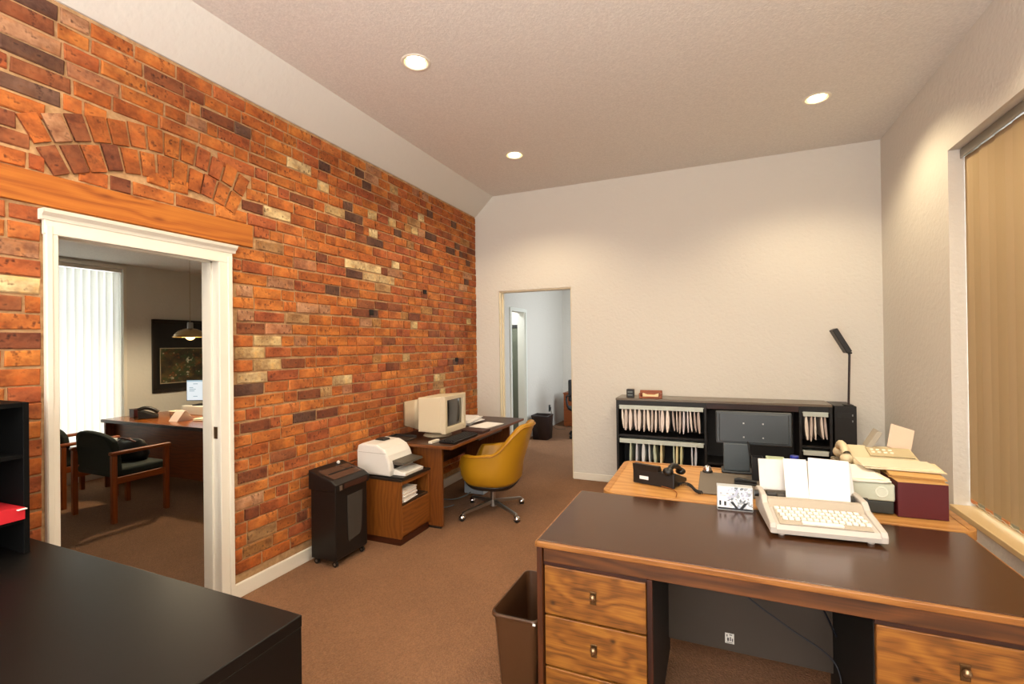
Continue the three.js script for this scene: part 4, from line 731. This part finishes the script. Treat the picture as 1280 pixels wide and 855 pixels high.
// yellow tub chair
{
  const t = thing('tub_chair', 'mustard yellow vinyl swivel tub chair at computer desk', 'chair', [0.82, 0, 1.30], -Math.PI / 2 + 0.10);
  // local: the sitter faces +z
  const N = 72, rim = a => { const s = (x, e0, e1) => { const t2 = Math.max(0, Math.min(1, (x - e0) / (e1 - e0))); return t2 * t2 * (3 - 2 * t2); }; const d = Math.abs(a); return 0.825 - 0.245 * s(d, 0.50, 1.30) - 0.02 * s(d, 1.3, 2.0) - 0.125 * s(d, 2.25, 2.55); };
  const ring = (rf, yf, inset) => { const l = []; for (let k = 0; k < N; k++) { let a = (k / N) * 2 * Math.PI; if (a > Math.PI) a -= 2 * Math.PI; const h = rim(a), y = yf(h, a), lean = Math.max(0, (y - 0.46)) * 0.30 * Math.max(0, Math.cos(a)); const e = 2.5, c = Math.cos(a), s = Math.sin(a), q = Math.pow(Math.pow(Math.abs(c), e) + Math.pow(Math.abs(s), e), -1 / e); const r = q * rf; l.push([s * (0.292 * r - inset * q), y, -c * (0.275 * r - inset * q) - lean]); } return l; };
  const up = f => h => 0.34 + (h - 0.34) * f;
  mesh('shell', skin([ring(0.02, () => 0.262, 0), ring(0.55, () => 0.262, 0), ring(0.80, () => 0.285, 0), ring(0.93, () => 0.33, 0), ring(0.985, up(0.25), 0), ring(1.0, up(0.55), 0), ring(1.0, up(0.85), 0), ring(1.01, up(0.95), -0.004), ring(1.0, up(1.0), 0.004), ring(1.0, up(1.012), 0.022), ring(1.0, up(0.995), 0.044), ring(1.0, up(0.94), 0.054), ring(1.0, h => Math.max(0.45, 0.45 + (h - 0.45) * 0.5), 0.062), ring(1.0, () => 0.448, 0.075), ring(0.9, () => 0.43, 0.07), ring(0.02, () => 0.435, 0)]), std(0xac7c10, 0.45), t);
  mesh('rim_piping', (() => { const l = ring(1.012, up(0.955), -0.006); return tube([...l.map(p => p), l[0]], 0.006, 220, 6); })(), std(0xa06c0c, 0.45), t);
  mesh('seat_pad', (() => { const c = ring(0.86, () => 0.45, 0.07), d = ring(0.84, () => 0.475, 0.075), e = ring(0.6, () => 0.485, 0.05), f = ring(0.02, () => 0.487, 0); return skin([c, d, e, f]); })(), std(0xac7610, 0.5), t);
  mesh('seat_pan', skin([ring(0.02, () => 0.235, 0), ring(0.5, () => 0.237, 0), ring(0.72, () => 0.25, 0), ring(0.80, () => 0.272, 0), ring(0.84, () => 0.29, 0), ring(0.78, () => 0.29, 0)]), std(0x1c1512, 0.5), t);
  mesh('post', [cyl(0.022, 0.022, 0.16, 0, 0.08, 0, 18), cyl(0.034, 0.03, 0.05, 0, 0.06, 0, 18)], M.steel, t);
  for (let k = 0; k < 4; k++) {
    const a = k * Math.PI / 2 + 1.086 - 0.10, x = Math.sin(a), z = Math.cos(a);
    const leg = mesh('base_arm', (() => { const g = prism([[0.01, 0.085], [0.02, 0.118], [0.325, 0.072], [0.335, 0.056], [0.315, 0.052]], -0.013, 0.013, 0.003); g.rotateY(a - Math.PI / 2); return uvBox(g); })(), M.steel, t);
    mesh('castor_fork', [cyl(0.014, 0.014, 0.03, 0.322 * x, 0.036, 0.322 * z, 12)], M.steel, leg);
    mesh('castor_wheel', (() => { const g = new THREE.CylinderGeometry(0.026, 0.026, 0.03, 20); g.rotateX(Math.PI / 2); g.rotateY(a * 1.7); g.translate(0.335 * x, 0.026, 0.335 * z); return g; })(), std(0x151515, 0.4), leg);
    mesh('castor_hood', (() => { const g = new THREE.SphereGeometry(0.030, 16, 8, 0, Math.PI * 2, 0, Math.PI * 0.5); g.translate(0.335 * x, 0.026, 0.335 * z); return g.toNonIndexed(); })(), M.chrome, leg);
  }
}
// ---------------------------------------------------------------- black desk and hutch
{
  const t = thing('black_desk', 'large plain black desk across from the office doorway', 'desk', [0.04, 0, 4.187]);
  const w = 1.553, d = 0.78;
  mesh('desk_top', bx(0, w, 0.715, DY, 0, d, 0.004), M.blackDesk, t);
  mesh('end_panel', bx(w - 0.035, w - 0.001, 0, 0.715, 0.002, d - 0.002, 0.002), M.blackDesk, t); mesh('end_panel', bx(0.006, 0.035, 0, 0.715, 0.01, d - 0.01, 0.003), M.blackDesk, t);
  mesh('modesty_panel', bx(0.035, w - 0.035, 0.12, 0.715, 0.04, 0.06), M.blackDesk, t);
}
{
  const t = thing('desk_hutch', 'tall black open shelf unit standing on the black desk', 'shelf', [0.05, DY + 0.0005, 4.262]);
  const m = phys(0x060606, 0.65, { specularIntensity: 0.25 });
  mesh('side', bx(0, 0.24, 0, 0.57, 0, 0.018, 0.002), m, t); mesh('side', bx(0, 0.24, 0, 0.57, 0.602, 0.62, 0.002), m, t);
  mesh('top', bx(0, 0.24, 0.552, 0.57, 0.018, 0.602, 0.002), m, t); mesh('back', bx(0, 0.01, 0, 0.552, 0.018, 0.602), m, t);
  for (const y of [0.12, 0.36]) mesh('shelf', bx(0.01, 0.236, y, y + 0.014, 0.018, 0.602), m, t);
}
{
  const t = thing('red_folder', 'bright red paper folder sticking out of the black shelf unit', 'folder', [0.205, DY + 0.1355, 4.43], 0.04);
  mesh('cover', prismX([[-0.145, 0], [0.145, 0], [0.145, 0.075], [-0.145, 0.044]], -0.12, 0.105, 0.001), std(0xc21a26, 0.6), t);
  mesh('inner_sheet', bx(0.085, 0.116, 0.038, 0.0415, -0.147, -0.12, 0.0008), M.paper, t);
}
// ---------------------------------------------------------------- office beyond the doorway
{
  const b = thing('white_vertical_blind', 'white daylit vertical blind in the office window', 'blind', [0, 0, 0]);
  mesh('head_rail', bx(OX - 0.05, OX - 0.01, OWT - 0.045, OWT - 0.003, OWZ0 + 0.003, OWZ1 - 0.003, 0.004), M.trim, b);
  const arc = []; for (let k = 0; k <= 6; k++) { const t = k / 6; arc.push([(t - 0.5) * 0.086, 0.008 * Math.sin(Math.PI * t)]); }
  const prof = [...arc.map(([a, c]) => [c, a]), ...arc.slice().reverse().map(([a, c]) => [c - 0.001, a])];
  const sg = prismY(prof, OWB + 0.02, OWT - 0.05, 0, true), sm = phys(0xf6f5ee, 0.95, { transmission: 0.55, thickness: 0 });
  let n = 0; for (let z = OWZ0 + 0.05; z < OWZ1 - 0.02; z += 0.075, n++) { const s = mesh('blind_slat', sg, sm, b); s.position.set(OX - 0.03, 0, z); s.rotation.y = 0.22; }
}
{
  const t = thing('office_desk', 'large dark wooden desk in the office with glossy top', 'desk', [-3.52, 0, 1.33]);
  const m = std(0xb48a68, 0.4, { map: T.cabwood }), w = 2.32, d = 0.833;
  mesh('desk_top', bx(0, w, 0.715, DY, 0, d, 0.004), std(0xd8b898, 0.22, { map: T.cabwood }), t);
  mesh('edge_band', [bx(-0.004, w, 0.716, DY - 0.001, d - 0.001, d + 0.006, 0.003)], std(0x8a5a3a, 0.4, { map: T.walnut }), t);
  mesh('modesty_panel', bx(0.035, w - 0.035, 0.195, 0.715, d - 0.125, d - 0.10), m, t);
  mesh('end_panel', bx(0.006, 0.035, 0, 0.715, 0.02, d - 0.02, 0.003, true), m, t); mesh('end_panel', bx(w - 0.035, w - 0.006, 0, 0.715, 0.02, d - 0.02, 0.003, true), m, t);
}
{
  const t = thing('guest_chair', 'dark green upholstered wooden armchair with a bag on its seat', 'chair', [-2.44, 0, 2.54], Math.PI, 'wooden guest chairs');
  // local: faces +z (turned to face the desk)
  const wd = std(0xe0a878, 0.4, { map: T.cabwood }), gr = std(0x16211b, 0.85);
  for (const s of [-1, 1]) {
    mesh('leg', bx(s * 0.306 - 0.02, s * 0.306 + 0.02, 0, 0.60, 0.195, 0.235, 0.006, true), wd, t);
    mesh('leg', bx(s * 0.306 - 0.02, s * 0.306 + 0.02, 0, 0.59, -0.235, -0.195, 0.006, true), wd, t);
    mesh('arm', bx(s * 0.306 - 0.026, s * 0.306 + 0.026, 0.592, 0.622, -0.245, 0.25, 0.01), wd, t);
    mesh('side_rail', bx(s * 0.306 - 0.012, s * 0.306 + 0.012, 0.34, 0.395, -0.195, 0.195, 0.004), wd, t);
  }
  mesh('front_rail', bx(-0.29, 0.29, 0.335, 0.385, 0.2, 0.222, 0.004), wd, t);
  mesh('seat', bx(-0.285, 0.285, 0.385, 0.46, -0.21, 0.235, 0.03), gr, t);
  mesh('backrest', (() => { const p = []; for (let k = 0; k <= 20; k++) { const a = Math.PI * k / 20; p.push([Math.cos(a) * 0.285, 0.63 + Math.pow(Math.sin(a), 0.7) * 0.165]); } p.push([-0.285, 0.45], [-0.24, 0.40], [0.24, 0.40], [0.285, 0.45]); const g = prism(p, -0.03, 0.03, 0.015), q = g.attributes.position; for (let i = 0; i < q.count; i++) q.setZ(i, q.getZ(i) + 0.055 * (q.getX(i) / 0.285) ** 2 - 0.10 * (q.getY(i) - 0.45) - 0.215); g.computeVertexNormals(); return g; })(), gr, t);
  copyOf(t, [-3.335, 0, 2.50], Math.PI, 'dark green upholstered wooden armchair half hidden by the door casing', 'wooden guest chairs');
}
{
  const t = thing('shoulder_bag', 'black soft bag lying on the green armchair', 'bag', [-2.50, 0.463, 2.43], 0.25);
  mesh('bag_body', skin((() => { const L = []; for (const [y, a, b] of [[0, 0.01, 0.01], [0.0, 0.17, 0.10], [0.05, 0.19, 0.12], [0.12, 0.175, 0.10], [0.17, 0.15, 0.06], [0.185, 0.10, 0.03], [0.186, 0.01, 0.005]]) { const l = []; for (let k = 0; k < 28; k++) { const q = k / 28 * 2 * Math.PI; l.push([a * Math.cos(q) * (1 + 0.06 * Math.sin(3 * q)), y + 0.012 * Math.sin(2 * q + 1) * (y > 0.1 ? 1 : 0), b * Math.sin(q)]); } L.push(l.reverse()); } return L; })()), std(0x0f0e0f, 0.55), t);
  mesh('bag_strap', tube([[-0.12, 0.16, 0.02], [-0.06, 0.205, 0.06], [0.05, 0.20, 0.07], [0.12, 0.16, 0.03]], 0.008, 30, 6), std(0x5a2416, 0.5), t);
  const e = bx(-0.055, 0.055, 0, 0.004, -0.03, 0.03, 0.001); e.rotateX(0.5); e.translate(-0.10, 0.19, 0.07); mesh('envelope', e, M.paper, t);
}
const oy = DY + 0.0005;
solo('red_box', [bx(-3.36, -3.27, oy, oy + 0.085, 1.90, 1.98, 0.006), bx(-3.362, -3.268, oy + 0.0855, oy + 0.095, 1.898, 1.982, 0.003)], std(0x3a0f0d, 0.4), 'small dark red lidded box on the office desk', 'box');
{
  const t = thing('office_telephone', 'black telephone on the office desk', 'telephone', [-3.10, oy, 1.93], 2.6);
  mesh('base', prismX([[-0.09, 0], [0.09, 0], [0.09, 0.025], [-0.05, 0.085], [-0.09, 0.085]], -0.09, 0.09, 0.006), M.black, t);
  mesh('handset', tube([[-0.05, 0.10, -0.09], [-0.05, 0.118, -0.03], [-0.05, 0.10, 0.04], [-0.05, 0.06, 0.09]], 0.02, 20, 10), M.black, t);
}
solo('small_basket', [(() => { const g = lathe([[0, 0], [0.05, 0], [0.065, 0.05], [0.07, 0.055], [0.062, 0.055], [0.048, 0.006], [0, 0.006]], 24); g.translate(-3.0, oy, 1.70); return g; })()], std(0xe0d6bc, 0.7), 'small pale bowl behind the telephone on office desk', 'bowl');
solo('tape_dispenser', [prismX([[-0.06, 0], [0.08, 0], [0.08, 0.02], [0.03, 0.03], [0.0, 0.07], [-0.05, 0.07]], -0.025, 0.025, 0.004).translate(-2.78, oy, 1.80)], std(0x6d6d70, 0.4), 'grey tape dispenser on the office desk', 'tape dispenser');
solo('tent_card', [prismX([[-0.09, 0], [0.09, 0], [0.01, 0.105], [-0.01, 0.105]], -0.07, 0.07, 0.002).translate(-2.55, oy, 1.92)], std(0xdfc8bc, 0.7), 'pale pink tent-shaped card stand on the office desk', 'card stand');
pile('letter_pile', 'cream letters lying on the office desk', 5, -2.45, -2.1, 1.60, 1.85, oy, 0.2, pw, 0.02, 0.004);
solo('monitor_riser', [bx(-3.06, -2.62, oy, oy + 0.10, 1.36, 1.60, 0.005)], std(0xc9c3b8, 0.5), 'pale riser box under the lit office monitor', 'riser');
{
  const t = thing('lit_monitor', 'flat monitor with glowing white screen on the office desk', 'monitor', [-2.83, oy + 0.1005, 1.48], 0.45);
  mesh('frame', [bx(-0.20, 0.20, 0.05, 0.30, -0.012, 0.012, 0.005)], M.black, t);
  mesh('stand', [bx(-0.10, 0.10, 0, 0.01, -0.07, 0.07, 0.004), bx(-0.025, 0.025, 0.01, 0.06, -0.02, -0.005)], M.black, t);
  const px = canvasTex(160, 96, (c, w, h) => { c.fillStyle = '#f4fafc'; c.fillRect(0, 0, w, h); c.fillStyle = '#b9d3de'; c.fillRect(0, 0, w, 7); c.fillStyle = '#8aa6b0'; for (const [x, y, l] of [[30, 16, 22], [12, 34, 18], [12, 42, 30], [12, 50, 24], [30, 76, 20], [90, 34, 40], [90, 44, 30]]) c.fillRect(x, y, l, 2.5); });
  const g = new THREE.PlaneGeometry(0.384, 0.232); g.translate(0, 0.175, 0.0125);
  mesh('screen', g, std(0x101010, 0.3, { emissive: 0xffffff, emissiveMap: px, emissiveIntensity: 0.95 }), t);
  const l = new THREE.RectAreaLight(new THREE.Color(0.92, 0.98, 1), 0.6, 0.37, 0.22); l.position.set(0, 0.175, 0.02); l.rotation.y = Math.PI; t.add(l);
}
{
  const t = thing('pendant_lamp', 'glowing pendant lamp with shallow glass shade in the office', 'pendant lamp', [-2.58, 1.60, 1.80]);
  mesh('shade', lathe([[0.028, 0.13], [0.06, 0.122], [0.11, 0.10], [0.148, 0.062], [0.156, 0.04], [0.159, 0.04], [0.151, 0.064], [0.112, 0.105], [0.06, 0.128], [0.028, 0.134]], 40), std(0xa8906a, 0.22, { metalness: 0.9 }), t);
  mesh('rim', (() => { const g = new THREE.TorusGeometry(0.158, 0.005, 8, 48); g.rotateX(Math.PI / 2); g.translate(0, 0.041, 0); return g; })(), M.brass, t);
  mesh('socket', lathe([[0, 0.20], [0.024, 0.20], [0.028, 0.19], [0.028, 0.10], [0.022, 0.085], [0, 0.085]], 24), M.steel, t);
  mesh('bulb', (() => { const g = new THREE.SphereGeometry(0.048, 24, 16); g.translate(0, 0.052, 0); return g.toNonIndexed(); })(), std(0xfff0d0, 0.4, { emissive: 0xffd890, emissiveIntensity: 3 }), t);
  mesh('cord', rod([0, 0.20, 0], [0, OC - 1.60 - 0.001, 0], 0.0025, 6), std(0xa08860, 0.5), t);
  const l = new THREE.PointLight(WARM, 5.5, 0, 2); l.position.set(0, 0.052, 0); l.castShadow = true; l.shadow.radius = 2; t.add(l);
}
{
  const t = thing('framed_picture', 'dark framed picture with wide black mount on the office wall', 'picture', [OX + 0.001, 0.94, 0.98]);
  const fr = std(0x1c120c, 0.25), hw = 0.40, H = 0.96;
  mesh('frame', [bx(0, 0.03, 0, 0.05, -hw, hw, 0.004), bx(0, 0.03, H - 0.05, H, -hw, hw, 0.004), bx(0, 0.03, 0.05, H - 0.05, -hw, -hw + 0.05, 0.004), bx(0, 0.03, 0.05, H - 0.05, hw - 0.05, hw, 0.004)], fr, t);
  mesh('mount', bx(0.002, 0.012, 0.05, H - 0.05, -hw + 0.05, hw - 0.05), std(0x0c0808, 0.25), t);
  const art = tex(192, 160, (u, v) => { const a = fbm(u, v, 5, 5, 301, 4), b = fbm(u, v, 9, 8, 302, 4), c = fbm(u, v, 16, 14, 303, 3); let k = mixc([0.06, 0.05, 0.03], [0.42, 0.33, 0.16], Math.pow(a, 1.6) * 1.3); k = mixc(k, [0.16, 0.24, 0.12], Math.max(0, b - 0.52) * 4); k = mixc(k, [0.52, 0.24, 0.09], Math.max(0, c - 0.63) * 4); return mixc(k, [0.72, 0.70, 0.62], Math.max(0, b * c - 0.40) * 6); }, [1, 1]);
  const pg = new THREE.PlaneGeometry(0.62, 0.46); pg.rotateY(Math.PI / 2); pg.translate(0.0135, 0.35, -0.01); mesh('painting', pg, std(0xffffff, 0.35, { map: art }), t);
  const fz = [[-0.325, 0.305, 0.115, 0.125], [-0.325, 0.305, 0.575, 0.585]];
  mesh('fillet', [...fz.map(([a, b, c, d]) => bx(0.012, 0.016, c, d, a, b)), bx(0.012, 0.016, 0.125, 0.575, -0.325, -0.317), bx(0.012, 0.016, 0.125, 0.575, 0.297, 0.305)], std(0x9a8d74, 0.4), t);
}
// ---------------------------------------------------------------- hall beyond the doorway
{
  const t = thing('hall_bin', 'dark brown square bin on the hall carpet', 'waste bin', [0.12, 0, -2.02]);
  const q = (h, y) => [[-h, y, -h], [-h, y, h], [h, y, h], [h, y, -h]];
  mesh('bin_body', skin([q(0.005, 0), q(0.12, 0), q(0.135, 0.36), q(0.14, 0.362), q(0.14, 0.385), q(0.128, 0.385), q(0.115, 0.01), q(0.005, 0.01)]), std(0x24140f, 0.5), t);
}
{
  const t = thing('tall_cupboard', 'tall grey-green cupboard seen through the hall side door', 'cupboard', [-0.72, 0, -2.36]);
  mesh('carcass', bx(-0.30, 0.36, 0, 1.79, -0.08, 0.16, 0.004), std(0x5c6152, 0.6), t); mesh('cornice', bx(-0.31, 0.37, 1.791, 1.845, -0.095, 0.17, 0.004), std(0x16181a, 0.5), t);
}
{  // hidden globe added to brighten the store room
  const t = thing('store_fill_lamp', 'added hidden globe light brightening the store room off the hall', 'ceiling light', [-0.8, HC - 0.001, -1.55]);
  mesh('lamp_plate', cyl(0.07, 0.07, 0.02, 0, -0.02, 0), M.trim, t);
  mesh('lamp_globe', (() => { const g = new THREE.SphereGeometry(0.09, 20, 14); g.translate(0, -0.10, 0); return g.toNonIndexed(); })(), std(0xffffff, 0.4, { emissive: 0xf4f8ff, emissiveIntensity: 2 }), t);
  const l = new THREE.PointLight(new THREE.Color(0.93, 0.97, 1), 4, 0, 2); l.position.set(0, -0.10, 0); l.castShadow = true; t.add(l);
}
{
  const t = thing('wooden_crate', 'tan wooden side unit at the far end of the hall', 'side unit', [0.28, 0, -3.2]);
  const m = std(0xd8a878, 0.5, { map: T.cabwood });
  mesh('panel', bx(-0.16, 0.30, 0.02, 0.60, -0.01, 0.01, 0.002), m, t); mesh('panel', bx(-0.16, -0.14, 0.02, 0.60, -0.4, -0.011, 0.002), m, t); mesh('panel', bx(0.28, 0.30, 0.02, 0.60, -0.4, -0.011, 0.002), m, t); mesh('top', bx(-0.17, 0.31, 0.60, 0.62, -0.41, 0.02, 0.003), m, t);
  for (const x of [-0.12, 0.26]) mesh('foot', bx(x - 0.02, x + 0.02, 0, 0.02, -0.36, -0.02), m, t);
}
{
  const t = thing('hall_chair', 'black swivel chair half hidden by the hall doorway edge', 'chair', [0.72, 0, -2.35], 0.6);
  const m = std(0x101112, 0.6);
  mesh('seat', bx(-0.22, 0.22, 0.42, 0.49, -0.22, 0.22, 0.03), m, t); mesh('backrest', bx(-0.19, 0.19, 0.56, 0.92, -0.25, -0.20, 0.03), m, t); mesh('back_bar', rod([0, 0.42, -0.18], [0, 0.70, -0.245], 0.015), m, t);
  mesh('post', cyl(0.025, 0.025, 0.36, 0, 0.07, 0), m, t);
  for (const s of [-1, 1]) mesh('arm', tube([[s * 0.22, 0.44, 0.0], [s * 0.28, 0.52, 0.0], [s * 0.28, 0.66, -0.04], [s * 0.28, 0.69, 0.14]], 0.016, 30, 8), m, t);
  for (let k = 0; k < 5; k++) { const a = k * 2 * Math.PI / 5; const l = mesh('base_arm', rod([0, 0.09, 0], [0.27 * Math.sin(a), 0.06, 0.27 * Math.cos(a)], 0.016), m, t); mesh('castor', (() => { const g = new THREE.SphereGeometry(0.028, 12, 8); g.translate(0.27 * Math.sin(a), 0.028, 0.27 * Math.cos(a)); return g.toNonIndexed(); })(), m, l); }
}
solo('wall_socket', [bx(HX + 0.0005, HX + 0.008, 0.29, 0.41, -3.06, -2.98, 0.002), bx(HX + 0.008, HX + 0.03, 0.32, 0.37, -3.04, -3.0, 0.004)], std(0x3a3d3c, 0.5), 'dark plug in a socket low on the hall wall', 'wall socket');
solo('socket_cable', tube([[HX + 0.03, 0.33, -3.02], [HX + 0.06, 0.2, -2.98], [HX + 0.10, 0.05, -2.92], [HX + 0.2, 0.006, -2.88], [HX + 0.32, 0.006, -2.95]], 0.005, 40), std(0x6a5a48, 0.6), 'brown flex trailing from the hall socket to floor', 'cable');

// uplighter added unseen behind the camera to brighten the ceiling
{
  const t = thing('added_uplighter', 'added unseen white bowl uplighter behind the camera as ceiling fill', 'fill light', [2.9, 0, 6.4]);
  mesh('base', lathe([[0, 0], [0.14, 0], [0.14, 0.012], [0.03, 0.03], [0, 0.03]], 28), M.steel, t);
  mesh('pole', cyl(0.012, 0.012, 1.72, 0, 0.03, 0, 14), M.steel, t);
  mesh('bowl', lathe([[0, 1.74], [0.05, 1.745], [0.12, 1.785], [0.16, 1.84], [0.157, 1.84], [0.117, 1.79], [0.05, 1.75], [0, 1.746]], 32), M.white, t);
  mesh('bulb', (() => { const g = new THREE.SphereGeometry(0.05, 20, 14); g.translate(0, 1.81, 0); return g.toNonIndexed(); })(), std(0xffffff, 0.4, { emissive: 0xfff6ea, emissiveIntensity: 6 }), t);
  const l = new THREE.SpotLight(new THREE.Color(1, 0.99, 0.98), FILL_UP_CD, 0, 1.45, 0.25, 2); l.position.set(0, 1.865, 0); l.target.position.set(0, 3, 0); l.castShadow = true; l.shadow.radius = 4; t.add(l, l.target);
}
scene.traverse(o => { if (o.isMesh) o.castShadow = o.receiveShadow = true; });
renderer.render(scene, camera);
